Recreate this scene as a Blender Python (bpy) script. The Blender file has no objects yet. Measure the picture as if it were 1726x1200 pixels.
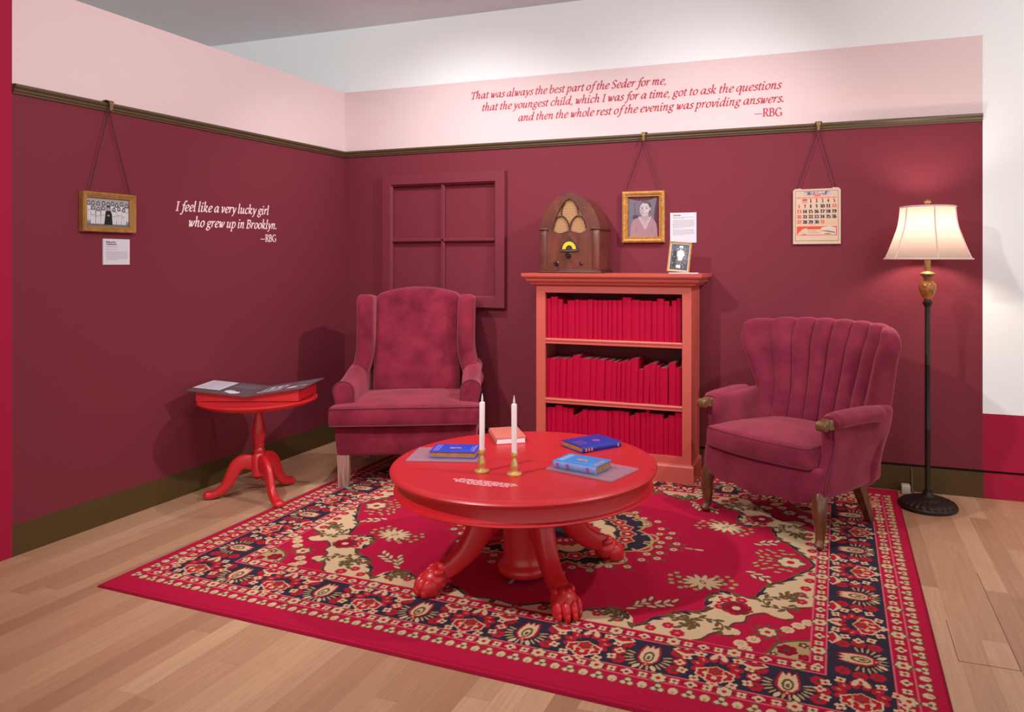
import bpy, math, random
import numpy as np
from mathutils import Vector, Matrix
random.seed(7)
PI = math.pi
sc = bpy.context.scene
COL = sc.collection

# ------------------------------------------------------------------ camera, world, lights, exposure
TH = math.atan2(1408 - 960, 1255.77)
cam_d = bpy.data.cameras.new('camera')
cam = bpy.data.objects.new('camera', cam_d); COL.objects.link(cam)
cam.location = (3.357, -4.549, 1.28)
cam.rotation_euler = (PI / 2, 0, TH)
cam_d.sensor_fit = 'HORIZONTAL'; cam_d.sensor_width = 36.0
cam_d.lens = 36.0 * 1255.77 / 1726
cam_d.shift_x = (863 - 960) / 1726
cam_d.shift_y = -(600 - 441) / 1726
cam_d.clip_start = 0.05
sc.camera = cam

w = bpy.data.worlds.new('world'); sc.world = w; w.use_nodes = True
bg = w.node_tree.nodes['Background']
bg.inputs[0].default_value = (0.93, 0.97, 1.0, 1); bg.inputs[1].default_value = 1.05

def spot(name, loc, target, watts, size, blend, radius, col):
    l = bpy.data.lights.new(name, 'SPOT'); l.energy = watts; l.spot_size = math.radians(size); l.spot_blend = blend
    l.shadow_soft_size = radius; l.color = col
    o = bpy.data.objects.new(name, l); COL.objects.link(o); o.location = loc
    o.rotation_euler = (Vector(target) - Vector(loc)).to_track_quat('-Z', 'Y').to_euler()
    return o
WARM = (1.0, 0.985, 0.975)
spot('track_spot_right', (4.25, -1.6, 2.88), (0.2, -0.7, 0.9), 190, 100, 1.0, 0.05, WARM)
spot('track_spot_left', (1.15, -1.25, 2.9), (1.0, -0.1, 0.9), 72, 120, 1.0, 0.04, WARM)
spot('track_spot_middle', (2.7, -1.35, 2.9), (2.5, -0.1, 0.9), 45, 115, 1.0, 0.12, WARM)
spot('track_spot_corner', (4.75, -2.3, 2.9), (4.5, -0.2, 1.6), 150, 115, 1.0, 0.5, WARM)
spot('track_spot_near', (1.2, -3.7, 2.9), (2.2, -1.4, 0.3), 230, 90, 1.0, 0.06, WARM)
spot('track_spot_partition', (2.4, -3.2, 2.9), (0.0, -0.9, 1.2), 135, 100, 1.0, 0.3, WARM)
sc.view_settings.view_transform = 'Standard'; sc.view_settings.look = 'None'
sc.view_settings.exposure = 0.22; sc.view_settings.gamma = 1.0
try: sc.view_settings.use_curve_mapping = False
except Exception: pass

# ------------------------------------------------------------------ materials
def lin(r, g, b):
    f = lambda c: (c / 255 / 12.92) if c / 255 <= 0.04045 else ((c / 255 + 0.055) / 1.055) ** 2.4
    return (f(r), f(g), f(b), 1.0)
def L3(r, g, b): return lin(r, g, b)[:3]
def new_mat(name):
    m = bpy.data.materials.new(name); m.use_nodes = True
    nt = m.node_tree; b = nt.nodes['Principled BSDF']
    return m, nt, b
def node(nt, t, **kw):
    n = nt.nodes.new(t)
    for k, v in kw.items(): setattr(n, k, v)
    return n
def mat(name, col, rough=0.5, metal=0.0, var=0.06, scale=12.0, bump=0.0, bscale=200.0, sheen=0.0, coat=0.0, spec=0.5):
    """a paint, metal or cloth whose tone varies a little with noise"""
    m, nt, b = new_mat(name)
    b.inputs['Roughness'].default_value = rough; b.inputs['Metallic'].default_value = metal
    b.inputs['Specular IOR Level'].default_value = spec
    tc = node(nt, 'ShaderNodeTexCoord'); nz = node(nt, 'ShaderNodeTexNoise')
    nz.inputs['Scale'].default_value = scale; nz.inputs['Detail'].default_value = 4
    nt.links.new(tc.outputs['Object'], nz.inputs['Vector'])
    rp = node(nt, 'ShaderNodeValToRGB')
    rp.color_ramp.elements[0].position = 0.3; rp.color_ramp.elements[1].position = 0.7
    rp.color_ramp.elements[0].color = tuple(c * (1 - var) for c in col[:3]) + (1,)
    rp.color_ramp.elements[1].color = tuple(min(1, c * (1 + var)) for c in col[:3]) + (1,)
    nt.links.new(nz.outputs['Fac'], rp.inputs['Fac']); nt.links.new(rp.outputs['Color'], b.inputs['Base Color'])
    if sheen:
        b.inputs['Sheen Weight'].default_value = sheen; b.inputs['Sheen Roughness'].default_value = 0.35
        b.inputs['Sheen Tint'].default_value = (min(1, col[0] * 2.2), col[1] * 4, col[2] * 4, 1)
    if coat: b.inputs['Coat Weight'].default_value = coat; b.inputs['Coat Roughness'].default_value = 0.15
    if bump:
        n2 = node(nt, 'ShaderNodeTexNoise'); n2.inputs['Scale'].default_value = bscale; n2.inputs['Detail'].default_value = 2
        nt.links.new(tc.outputs['Object'], n2.inputs['Vector'])
        bp = node(nt, 'ShaderNodeBump'); bp.inputs['Strength'].default_value = bump; bp.inputs['Distance'].default_value = 0.002
        nt.links.new(n2.outputs['Fac'], bp.inputs['Height']); nt.links.new(bp.outputs['Normal'], b.inputs['Normal'])
    return m
def wood_mat(name, c1, c2, rough=0.4, stretch=(30, 30, 3), scale=1.0, coat=0.0):
    m, nt, b = new_mat(name)
    tc = node(nt, 'ShaderNodeTexCoord'); mp = node(nt, 'ShaderNodeMapping'); mp.inputs['Scale'].default_value = stretch
    nz = node(nt, 'ShaderNodeTexNoise'); nz.inputs['Scale'].default_value = scale; nz.inputs['Detail'].default_value = 6
    nz.inputs['Distortion'].default_value = 0.6
    rp = node(nt, 'ShaderNodeValToRGB'); rp.color_ramp.elements[0].position = 0.3; rp.color_ramp.elements[1].position = 0.72
    rp.color_ramp.elements[0].color = c1; rp.color_ramp.elements[1].color = c2
    nt.links.new(tc.outputs['Object'], mp.inputs['Vector']); nt.links.new(mp.outputs['Vector'], nz.inputs['Vector'])
    nt.links.new(nz.outputs['Fac'], rp.inputs['Fac']); nt.links.new(rp.outputs['Color'], b.inputs['Base Color'])
    b.inputs['Roughness'].default_value = rough
    if coat: b.inputs['Coat Weight'].default_value = coat
    return m
def attr_mat(name, rough=0.6, bump=0.0, bscale=700.0, sheen=0.0, noise=0.0):
    """printed or woven pattern, read from the mesh's own point colours"""
    m, nt, b = new_mat(name)
    a = node(nt, 'ShaderNodeAttribute'); a.attribute_name = 'pattern'
    src = a.outputs['Color']
    tc = node(nt, 'ShaderNodeTexCoord')
    if noise:
        nz = node(nt, 'ShaderNodeTexNoise'); nz.inputs['Scale'].default_value = 260; nz.inputs['Detail'].default_value = 3
        nt.links.new(tc.outputs['Object'], nz.inputs['Vector'])
        mr = node(nt, 'ShaderNodeMapRange'); mr.inputs['To Min'].default_value = 1 - noise; mr.inputs['To Max'].default_value = 1 + noise
        nt.links.new(nz.outputs['Fac'], mr.inputs['Value'])
        vm = node(nt, 'ShaderNodeVectorMath', operation='SCALE')
        nt.links.new(src, vm.inputs[0]); nt.links.new(mr.outputs['Result'], vm.inputs['Scale']); src = vm.outputs['Vector']
    nt.links.new(src, b.inputs['Base Color'])
    b.inputs['Roughness'].default_value = rough; b.inputs['Specular IOR Level'].default_value = 0.15
    if sheen: b.inputs['Sheen Weight'].default_value = sheen
    if bump:
        n2 = node(nt, 'ShaderNodeTexNoise'); n2.inputs['Scale'].default_value = bscale
        nt.links.new(tc.outputs['Object'], n2.inputs['Vector'])
        bp = node(nt, 'ShaderNodeBump'); bp.inputs['Strength'].default_value = bump; bp.inputs['Distance'].default_value = 0.002
        nt.links.new(n2.outputs['Fac'], bp.inputs['Height']); nt.links.new(bp.outputs['Normal'], b.inputs['Normal'])
    return m

MAROON = lin(121, 45, 58); PINK = lin(230, 204, 205); WHITE = lin(242, 245, 245); CRIMSON = lin(164, 24, 58); OLIVE = lin(86, 64, 34)

def zone_mat(name, axis, edge, lo_side, hi_side, rough=0.7):
    """a painted wall: colour bands up its height, another set beyond a vertical edge.
    bands are lists of (top height, colour)"""
    m, nt, b = new_mat(name)
    geo = node(nt, 'ShaderNodeNewGeometry'); sp = node(nt, 'ShaderNodeSeparateXYZ')
    nt.links.new(geo.outputs['Position'], sp.inputs[0])
    def stack(bands):
        cur = None
        for i, (top, c) in enumerate(bands):
            rgb = node(nt, 'ShaderNodeRGB'); rgb.outputs[0].default_value = c
            if cur is None: cur = rgb.outputs[0]
            else:
                gt = node(nt, 'ShaderNodeMath', operation='GREATER_THAN'); gt.inputs[1].default_value = bands[i - 1][0]
                nt.links.new(sp.outputs['Z'], gt.inputs[0])
                mx = node(nt, 'ShaderNodeMix', data_type='RGBA')
                nt.links.new(gt.outputs[0], mx.inputs[0]); nt.links.new(cur, mx.inputs[6]); nt.links.new(rgb.outputs[0], mx.inputs[7])
                cur = mx.outputs[2]
        return cur
    cur = stack(lo_side)
    for e, bands in (((edge, hi_side),) if not isinstance(edge, (list, tuple)) else zip(edge, hi_side)):
        gt = node(nt, 'ShaderNodeMath', operation='GREATER_THAN'); gt.inputs[1].default_value = e
        nt.links.new(sp.outputs[axis], gt.inputs[0])
        mx = node(nt, 'ShaderNodeMix', data_type='RGBA')
        nt.links.new(gt.outputs[0], mx.inputs[0]); nt.links.new(cur, mx.inputs[6]); nt.links.new(stack(bands), mx.inputs[7])
        cur = mx.outputs[2]
    nt.links.new(cur, b.inputs['Base Color']); b.inputs['Roughness'].default_value = rough; b.inputs['Specular IOR Level'].default_value = 0.2
    n2 = node(nt, 'ShaderNodeTexNoise'); n2.inputs['Scale'].default_value = 160
    nt.links.new(geo.outputs['Position'], n2.inputs['Vector'])
    bp = node(nt, 'ShaderNodeBump'); bp.inputs['Strength'].default_value = 0.06; bp.inputs['Distance'].default_value = 0.002
    nt.links.new(n2.outputs['Fac'], bp.inputs['Height']); nt.links.new(bp.outputs['Normal'], b.inputs['Normal'])
    return m

def plank_mat():
    m, nt, b = new_mat('oak_strip_floor')
    geo = node(nt, 'ShaderNodeNewGeometry'); sp = node(nt, 'ShaderNodeSeparateXYZ'); nt.links.new(geo.outputs['Position'], sp.inputs[0])
    def M(op, a, v=None):
        n = node(nt, 'ShaderNodeMath', operation=op)
        for i, s in enumerate((a, v)):
            if s is None: continue
            if isinstance(s, (int, float)): n.inputs[i].default_value = s
            else: nt.links.new(s, n.inputs[i])
        return n.outputs[0]
    W, LEN = 0.083, 0.95
    xs = M('DIVIDE', M('ADD', sp.outputs['X'], 20.0), W); ix = M('FLOOR', xs); fx = M('FRACT', xs)
    wn = node(nt, 'ShaderNodeTexWhiteNoise', noise_dimensions='1D'); nt.links.new(ix, wn.inputs['W'])
    ys = M('ADD', M('DIVIDE', M('ADD', sp.outputs['Y'], 20.0), LEN), M('MULTIPLY', wn.outputs['Value'], 7.0))
    iy = M('FLOOR', ys); fy = M('FRACT', ys)
    cv = node(nt, 'ShaderNodeCombineXYZ'); nt.links.new(ix, cv.inputs[0]); nt.links.new(iy, cv.inputs[1])
    w2 = node(nt, 'ShaderNodeTexWhiteNoise', noise_dimensions='2D'); nt.links.new(cv.outputs[0], w2.inputs['Vector'])
    rp = node(nt, 'ShaderNodeValToRGB')
    els = rp.color_ramp.elements
    els[0].position = 0.0; els[0].color = lin(172, 127, 98); els[1].position = 1.0; els[1].color = lin(206, 164, 130)
    for p, c in ((0.2, lin(182, 137, 106)), (0.55, lin(190, 146, 114)), (0.85, lin(197, 153, 120))):
        e = els.new(p); e.color = c
    nt.links.new(w2.outputs['Value'], rp.inputs['Fac'])
    # grain: stretched along the boards, shifted per board
    off = node(nt, 'ShaderNodeVectorMath', operation='ADD'); nt.links.new(geo.outputs['Position'], off.inputs[0])
    sc3 = node(nt, 'ShaderNodeVectorMath', operation='SCALE'); sc3.inputs['Scale'].default_value = 9.0
    nt.links.new(w2.outputs['Color'], sc3.inputs[0]); nt.links.new(sc3.outputs['Vector'], off.inputs[1])
    mp = node(nt, 'ShaderNodeMapping'); mp.inputs['Scale'].default_value = (70, 3.5, 1); nt.links.new(off.outputs['Vector'], mp.inputs['Vector'])
    nz = node(nt, 'ShaderNodeTexNoise'); nz.inputs['Scale'].default_value = 1; nz.inputs['Detail'].default_value = 5; nz.inputs['Distortion'].default_value = 1.2
    nt.links.new(mp.outputs['Vector'], nz.inputs['Vector'])
    gr = node(nt, 'ShaderNodeMapRange'); gr.inputs['From Min'].default_value = 0.25; gr.inputs['From Max'].default_value = 0.75
    gr.inputs['To Min'].default_value = 0.86; gr.inputs['To Max'].default_value = 1.07
    nt.links.new(nz.outputs['Fac'], gr.inputs['Value'])
    sx = M('LESS_THAN', fx, 0.018); sy = M('LESS_THAN', fy, 0.0025); seam = M('MAXIMUM', sx, sy)
    dk = M('SUBTRACT', 1.0, M('MULTIPLY', seam, 0.22))
    tot = M('MULTIPLY', gr.outputs['Result'], dk)
    vs = node(nt, 'ShaderNodeVectorMath', operation='SCALE'); nt.links.new(rp.outputs['Color'], vs.inputs[0]); nt.links.new(tot, vs.inputs['Scale'])
    nt.links.new(vs.outputs['Vector'], b.inputs['Base Color'])
    b.inputs['Roughness'].default_value = 0.42; b.inputs['Specular IOR Level'].default_value = 0.35
    return m

def velvet_mat(name, c_dark, c_light):
    m, nt, b = new_mat(name)
    tc = node(nt, 'ShaderNodeTexCoord')
    n1 = node(nt, 'ShaderNodeTexNoise'); n1.inputs['Scale'].default_value = 7.5; n1.inputs['Detail'].default_value = 6; n1.inputs['Distortion'].default_value = 0.3
    n2 = node(nt, 'ShaderNodeTexNoise'); n2.inputs['Scale'].default_value = 420; n2.inputs['Detail'].default_value = 2
    for n in (n1, n2): nt.links.new(tc.outputs['Object'], n.inputs['Vector'])
    rp = node(nt, 'ShaderNodeValToRGB'); rp.color_ramp.elements[0].position = 0.28; rp.color_ramp.elements[1].position = 0.66
    rp.color_ramp.elements[0].color = c_dark; rp.color_ramp.elements[1].color = c_light
    nt.links.new(n1.outputs['Fac'], rp.inputs['Fac']); nt.links.new(rp.outputs['Color'], b.inputs['Base Color'])
    b.inputs['Roughness'].default_value = 0.9; b.inputs['Specular IOR Level'].default_value = 0.1
    b.inputs['Sheen Weight'].default_value = 0.7; b.inputs['Sheen Roughness'].default_value = 0.5
    b.inputs['Sheen Tint'].default_value = lin(225, 130, 142)
    bp = node(nt, 'ShaderNodeBump'); bp.inputs['Strength'].default_value = 0.12; bp.inputs['Distance'].default_value = 0.002
    nt.links.new(n2.outputs['Fac'], bp.inputs['Height']); nt.links.new(bp.outputs['Normal'], b.inputs['Normal'])
    return m

MT = dict(
    floor=plank_mat(),
    maroon=mat('maroon_paint', MAROON, 0.55, spec=0.3, var=0.02, scale=3),
    rail=mat('olive_brown_rail_paint', lin(86, 68, 42), 0.4, var=0.05),
    olive=mat('olive_baseboard_paint', OLIVE, 0.5, var=0.04, scale=4),
    ceiling=mat('grey_white_ceiling_paint', lin(220, 222, 226), 0.9, var=0.02, scale=2),
    red=mat('glossy_red_paint', lin(200, 34, 40), 0.38, var=0.03, scale=5, coat=0.1),
    redtop=mat('satin_red_paint', lin(192, 38, 45), 0.36, var=0.02, scale=4),
    coral=mat('coral_bookcase_paint', lin(198, 88, 76), 0.42, var=0.03, scale=5),
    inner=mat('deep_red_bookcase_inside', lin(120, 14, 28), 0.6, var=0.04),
    bookred=mat('crimson_book_cloth', lin(176, 0, 48), 0.62, spec=0.15, var=0.05, scale=8, bump=0.2, bscale=900),
    pages=mat('grey_page_edges', lin(150, 138, 128), 0.8, var=0.12, scale=60),
    velvet=velvet_mat('burgundy_velvet', lin(96, 22, 42), lin(138, 40, 60)),
    velvet2=velvet_mat('burgundy_channel_velvet', lin(102, 28, 48), lin(134, 44, 66)),
    welt=mat('burgundy_welt_cord', lin(104, 22, 44), 0.7, var=0.05, sheen=0.3),
    greywood=wood_mat('whitewashed_oak', lin(126, 84, 72), lin(184, 142, 124), 0.6, (60, 60, 5)),
    walnut=wood_mat('walnut', lin(74, 40, 26), lin(128, 74, 46), 0.3, (40, 40, 5), coat=0.3),
    carved=wood_mat('polished_carved_wood', lin(84, 54, 32), lin(136, 98, 60), 0.3, (50, 50, 50), coat=0.3),
    radio=wood_mat('radio_walnut_veneer', lin(86, 43, 31), lin(118, 60, 44), 0.32, (10, 10, 5), 1.6, coat=0.3),
    radiodark=wood_mat('radio_dark_trim', lin(62, 28, 22), lin(96, 44, 32), 0.35, (20, 20, 6)),
    brass=mat('aged_brass', lin(214, 178, 112), 0.34, metal=0.6, var=0.15, scale=30),
    bronze=mat('dark_bronze', lin(48, 36, 32), 0.42, metal=0.35, var=0.15, scale=20),
    antique=mat('antique_brass', lin(150, 120, 78), 0.4, metal=0.7, var=0.15, scale=30),
    amber=mat('mottled_amber_glass', lin(160, 98, 44), 0.28, var=0.45, scale=60, coat=0.4),
    gilt=mat('gilded_frame', lin(192, 136, 70), 0.42, metal=0.35, var=0.25, scale=45, bump=0.3, bscale=120),
    giltwood=wood_mat('light_gold_wood', lin(142, 96, 44), lin(180, 130, 66), 0.4, (40, 40, 8)),
    chain=mat('dark_chain', lin(58, 34, 36), 0.5, metal=0.5, var=0.1),
    board=mat('white_label_board', lin(214, 210, 218), 0.55, var=0.02),
    ink=mat('dark_print', lin(52, 40, 46), 0.7, var=0.05),
    inkgrey=mat('grey_print', lin(150, 140, 148), 0.7, var=0.05),
    vinyl_white=mat('white_vinyl_lettering', lin(250, 224, 226), 0.5, var=0.02),
    vinyl_red=mat('red_vinyl_lettering', lin(186, 50, 72), 0.5, var=0.02),
    wax=mat('ivory_wax', lin(242, 226, 222), 0.45, var=0.02, spec=0.4),
    flame=mat('clear_plastic_flame', lin(214, 200, 206), 0.25, var=0.05),
    blue=mat('royal_blue_cloth', lin(28, 64, 190), 0.5, var=0.08, scale=30),
    navyblue=mat('deep_blue_cloth', lin(24, 44, 150), 0.5, var=0.08, scale=30),
    skyblue=mat('sky_blue_jacket', lin(50, 130, 205), 0.45, var=0.08, scale=20),
    paleblue=mat('faded_blue_spine', lin(122, 146, 200), 0.5, var=0.14, scale=30),
    salmon=mat('salmon_book_cover', lin(204, 112, 98), 0.5, var=0.03),
    whitepage=mat('white_page_edges', lin(236, 228, 230), 0.7, var=0.05, scale=40),
    tanpage=mat('yellowed_page_edges', lin(176, 118, 74), 0.7, var=0.15, scale=60),
    orange=mat('orange_stamp', lin(214, 128, 88), 0.5, var=0.08, scale=60),
    rosestamp=mat('rose_stamp', lin(150, 78, 150), 0.5, var=0.1, scale=60),
    lilacstamp=mat('lilac_stamp', lin(158, 120, 200), 0.5, var=0.1, scale=60),
    palestamp=mat('pale_lilac_print', lin(178, 188, 226), 0.5, var=0.1, scale=60),
    grille=None, dialyellow=mat('yellow_dial', lin(238, 190, 24), 0.4, var=0.05),
    dialdark=mat('dark_dial_metal', lin(70, 58, 58), 0.4, metal=0.5, var=0.1),
    knob=mat('dark_bakelite', lin(40, 26, 26), 0.25, var=0.1, coat=0.4),
    paneldark=mat('charcoal_panel', lin(96, 86, 88), 0.35, var=0.03),
    panelprint=mat('pale_panel_print', lin(216, 208, 222), 0.4, var=0.05, scale=60),
    plastic=mat('white_plastic', lin(214, 206, 196), 0.4, var=0.03),
    cord=mat('brown_cord', lin(110, 88, 52), 0.5, var=0.05),
    printed=attr_mat('printed_picture', 0.35), rug=attr_mat('woven_rug', 0.95, bump=0.35, bscale=900, sheen=0.0, noise=0.12),
)
m, nt, b = new_mat('woven_grille_cloth'); MT['grille'] = m
tc = node(nt, 'ShaderNodeTexCoord'); mp = node(nt, 'ShaderNodeMapping'); mp.inputs['Scale'].default_value = (150, 1, 150); mp.inputs['Rotation'].default_value = (0, PI / 4, 0)
ck = node(nt, 'ShaderNodeTexChecker'); ck.inputs['Scale'].default_value = 1; ck.inputs['Color1'].default_value = lin(196, 152, 100); ck.inputs['Color2'].default_value = lin(128, 84, 60)
nt.links.new(tc.outputs['Object'], mp.inputs['Vector']); nt.links.new(mp.outputs['Vector'], ck.inputs['Vector']); nt.links.new(ck.outputs['Color'], b.inputs['Base Color'])
b.inputs['Roughness'].default_value = 0.8
MT['acrylic'] = mat('frosted_acrylic', lin(188, 160, 178), 0.3, var=0.06, scale=30)
MT['acrylic'].node_tree.nodes['Principled BSDF'].inputs['Alpha'].default_value = 0.38
m = bpy.data.materials.new('ivory_lampshade_silk'); m.use_nodes = True; nt = m.node_tree; MT['shade'] = m
nt.nodes.remove(nt.nodes['Principled BSDF']); out = nt.nodes['Material Output']
d = node(nt, 'ShaderNodeBsdfDiffuse'); t = node(nt, 'ShaderNodeBsdfTranslucent'); mx = node(nt, 'ShaderNodeMixShader'); mx.inputs[0].default_value = 0.5
nz = node(nt, 'ShaderNodeTexNoise'); nz.inputs['Scale'].default_value = 300
rp = node(nt, 'ShaderNodeValToRGB'); rp.color_ramp.elements[0].color = lin(140, 125, 118); rp.color_ramp.elements[1].color = lin(148, 133, 126)
nt.links.new(nz.outputs['Fac'], rp.inputs['Fac']); nt.links.new(rp.outputs['Color'], d.inputs[0]); nt.links.new(rp.outputs['Color'], t.inputs[0])
nt.links.new(d.outputs[0], mx.inputs[1]); nt.links.new(t.outputs[0], mx.inputs[2]); nt.links.new(mx.outputs[0], out.inputs[0])
MT['shadetrim'] = mat('lampshade_trim', lin(226, 196, 186), 0.7, var=0.04)

# ------------------------------------------------------------------ mesh helpers
class MB:
    def __init__(s): s.v = []; s.f = []; s.mi = []
    def add(s, verts, faces, mi=0):
        o = len(s.v); s.v.extend([tuple(map(float, p)) for p in verts])
        s.f.extend([tuple(i + o for i in f) for f in faces]); s.mi.extend([mi] * len(faces)); return s
    def box(s, x0, x1, y0, y1, z0, z1, mi=0):
        v = [(x, y, z) for x in (x0, x1) for y in (y0, y1) for z in (z0, z1)]
        return s.add(v, [(0, 1, 3, 2), (4, 6, 7, 5), (0, 4, 5, 1), (2, 3, 7, 6), (0, 2, 6, 4), (1, 5, 7, 3)], mi)
    def lathe(s, prof, n=48, c=(0, 0), mi=0, f=None):
        v = []; fc = []
        for r, z in prof:
            for i in range(n):
                a = 2 * PI * i / n; rr = f(r, z, a) if f else r
                v.append((c[0] + rr * math.cos(a), c[1] + rr * math.sin(a), z))
        for k in range(len(prof) - 1):
            for i in range(n):
                j = (i + 1) % n; fc.append((k * n + i, k * n + j, (k + 1) * n + j, (k + 1) * n + i))
        if prof[0][0] > 1e-5: fc.append(tuple(range(n))[::-1])
        if prof[-1][0] > 1e-5: fc.append(tuple((len(prof) - 1) * n + i for i in range(n)))
        return s.add(v, fc, mi)
    def tube(s, pts, r, n=10, mi=0, closed=False, cap=True, sx=1.0, up=None):
        P = [Vector(p) for p in pts]; N = len(P); R = r if isinstance(r, (list, tuple)) else [r] * N
        v = []; prev = None
        for i, p in enumerate(P):
            if closed: d = P[(i + 1) % N] - P[i - 1]
            else: d = P[min(i + 1, N - 1)] - P[max(i - 1, 0)]
            d.normalize()
            if prev is None:
                u0 = Vector(up) if up else (Vector((0, 0, 1)) if abs(d.z) < 0.9 else Vector((1, 0, 0)))
                a = d.cross(u0).normalized()
            else:
                a = prev - d * prev.dot(d); a.normalize()
            prev = a; b2 = d.cross(a)
            for k in range(n):
                t = 2 * PI * k / n; v.append(p + a * (math.cos(t) * R[i] * sx) + b2 * (math.sin(t) * R[i]))
        fc = []
        for i in range(N if closed else N - 1):
            j = (i + 1) % N
            for k in range(n):
                l = (k + 1) % n; fc.append((i * n + k, i * n + l, j * n + l, j * n + k))
        if cap and not closed: fc.append(tuple(range(n))[::-1]); fc.append(tuple((N - 1) * n + k for k in range(n)))
        return s.add(v, fc, mi)
    def ball(s, c, r, mi=0, nu=20, nv=12, rot=None):
        r = r if isinstance(r, (tuple, list)) else (r, r, r); v = []; fc = []
        for j in range(nv + 1):
            ph = PI * j / nv
            for i in range(nu):
                a = 2 * PI * i / nu
                p = Vector((r[0] * math.sin(ph) * math.cos(a), r[1] * math.sin(ph) * math.sin(a), r[2] * math.cos(ph)))
                if rot: p = rot @ p
                v.append(p + Vector(c))
        for j in range(nv):
            for i in range(nu):
                k = (i + 1) % nu; fc.append((j * nu + i, (j + 1) * nu + i, (j + 1) * nu + k, j * nu + k))
        return s.add(v, fc, mi)
    def prism(s, poly, to3, d0, d1, mi=0):
        n = len(poly); v = [to3(p[0], p[1], d0) for p in poly] + [to3(p[0], p[1], d1) for p in poly]
        fc = [tuple(range(n)), tuple(range(2 * n - 1, n - 1, -1))] + [(i, n + i, n + (i + 1) % n, (i + 1) % n) for i in range(n)]
        return s.add(v, fc, mi)
    def loft(s, rings, mi=0, cap=True):
        n = len(rings[0]); v = [p for r in rings for p in r]; fc = []
        for k in range(len(rings) - 1):
            for i in range(n):
                j = (i + 1) % n; fc.append((k * n + i, k * n + j, (k + 1) * n + j, (k + 1) * n + i))
        if cap: fc.append(tuple(range(n))[::-1]); fc.append(tuple((len(rings) - 1) * n + i for i in range(n)))
        return s.add(v, fc, mi)
    def rbox(s, lo, hi, r, n=(4, 4, 4), f=None, k=3, mi=0):
        """a box with rounded edges on a grid, optionally bent by f(x, y, z)"""
        ax = []
        for i in range(3):
            rr = min(r, (hi[i] - lo[i]) / 2 * 0.998)
            e = [rr * (1 - math.cos(PI / 2 * q / k)) for q in range(k + 1)]
            mid = list(np.linspace(lo[i] + rr, hi[i] - rr, n[i] + 1))
            ax.append([lo[i] + q for q in e[:-1]] + mid + [hi[i] - q for q in e[:-1]][::-1])
        S = [len(a) for a in ax]; idx = {}; V = []; F = []
        def vid(i, j, l):
            key = (i, j, l)
            if key not in idx:
                p = [ax[0][i], ax[1][j], ax[2][l]]
                q = [min(max(p[a], lo[a] + min(r, (hi[a] - lo[a]) / 2)), hi[a] - min(r, (hi[a] - lo[a]) / 2)) for a in range(3)]
                rr = [min(r, (hi[a] - lo[a]) / 2) for a in range(3)]
                dv = [(p[a] - q[a]) / max(rr[a], 1e-9) for a in range(3)]; m_ = math.sqrt(sum(x * x for x in dv))
                if m_ > 1e-9: p = [q[a] + dv[a] / m_ * rr[a] for a in range(3)]
                if f: p = f(*p)
                idx[key] = len(V); V.append(p)
            return idx[key]
        for a, b_, c in ((0, 1, 2), (1, 2, 0), (2, 0, 1)):
            for side in (0, S[c] - 1):
                for i in range(S[a] - 1):
                    for j in range(S[b_] - 1):
                        q = []
                        for di, dj in ((0, 0), (1, 0), (1, 1), (0, 1)):
                            t = [0, 0, 0]; t[a] = i + di; t[b_] = j + dj; t[c] = side; q.append(vid(*t))
                        F.append(tuple(q if side else q[::-1]))
        return s.add(V, F, mi)
    def build(s, name, mats, parent=None, smooth=40, loc=None):
        me = bpy.data.meshes.new(name); me.from_pydata(s.v, [], s.f); me.validate(clean_customdata=False)
        for m_ in (mats if isinstance(mats, (list, tuple)) else [mats]): me.materials.append(m_)
        if len(me.polygons) == len(s.mi): me.polygons.foreach_set('material_index', s.mi)
        me.update()
        import bmesh
        bm = bmesh.new(); bm.from_mesh(me); bmesh.ops.recalc_face_normals(bm, faces=bm.faces)
        if smooth:
            ca = math.radians(smooth)
            for f_ in bm.faces: f_.smooth = True
            for e_ in bm.edges:
                if len(e_.link_faces) == 2:
                    e_.smooth = e_.calc_face_angle(0) < ca
                else: e_.smooth = False
        bm.to_mesh(me); bm.free()
        o = bpy.data.objects.new(name, me); COL.objects.link(o)
        if parent: o.parent = parent
        if loc: o.location = loc
        return o
def thing(name, label, cat, loc=(0, 0, 0), rz=0.0, group=None, rot=None):
    o = bpy.data.objects.new(name, None); COL.objects.link(o); o.empty_display_size = 0.1
    o.location = loc; o.rotation_euler = rot or (0, 0, rz); o['label'] = label; o['category'] = cat
    if group: o['group'] = group
    return o
def tag(o, label, cat, group=None):
    o['label'] = label; o['category'] = cat
    if group: o['group'] = group
    return o
def struct(o): o['kind'] = 'structure'; return o
def smoothstep(a, b_, x):
    t = min(1, max(0, (x - a) / (b_ - a))); return t * t * (3 - 2 * t)
def catmull(P, n=8, closed=False):
    P = [tuple(p) for p in P]; out = []
    N = len(P); D = len(P[0])
    rng = range(N if closed else N - 1)
    for i in rng:
        p0 = P[i - 1] if (i > 0 or closed) else tuple(2 * a - b_ for a, b_ in zip(P[0], P[1]))
        p1 = P[i]; p2 = P[(i + 1) % N]
        p3 = P[(i + 2) % N] if (i + 2 < N or closed) else tuple(2 * a - b_ for a, b_ in zip(P[-1], P[-2]))
        for k in range(n):
            t = k / n
            out.append(tuple(0.5 * (2 * p1[d] + (p2[d] - p0[d]) * t + (2 * p0[d] - 5 * p1[d] + 4 * p2[d] - p3[d]) * t * t + (3 * p1[d] - p0[d] - 3 * p2[d] + p3[d]) * t ** 3) for d in range(D)))
    if not closed: out.append(P[-1])
    return out

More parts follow.
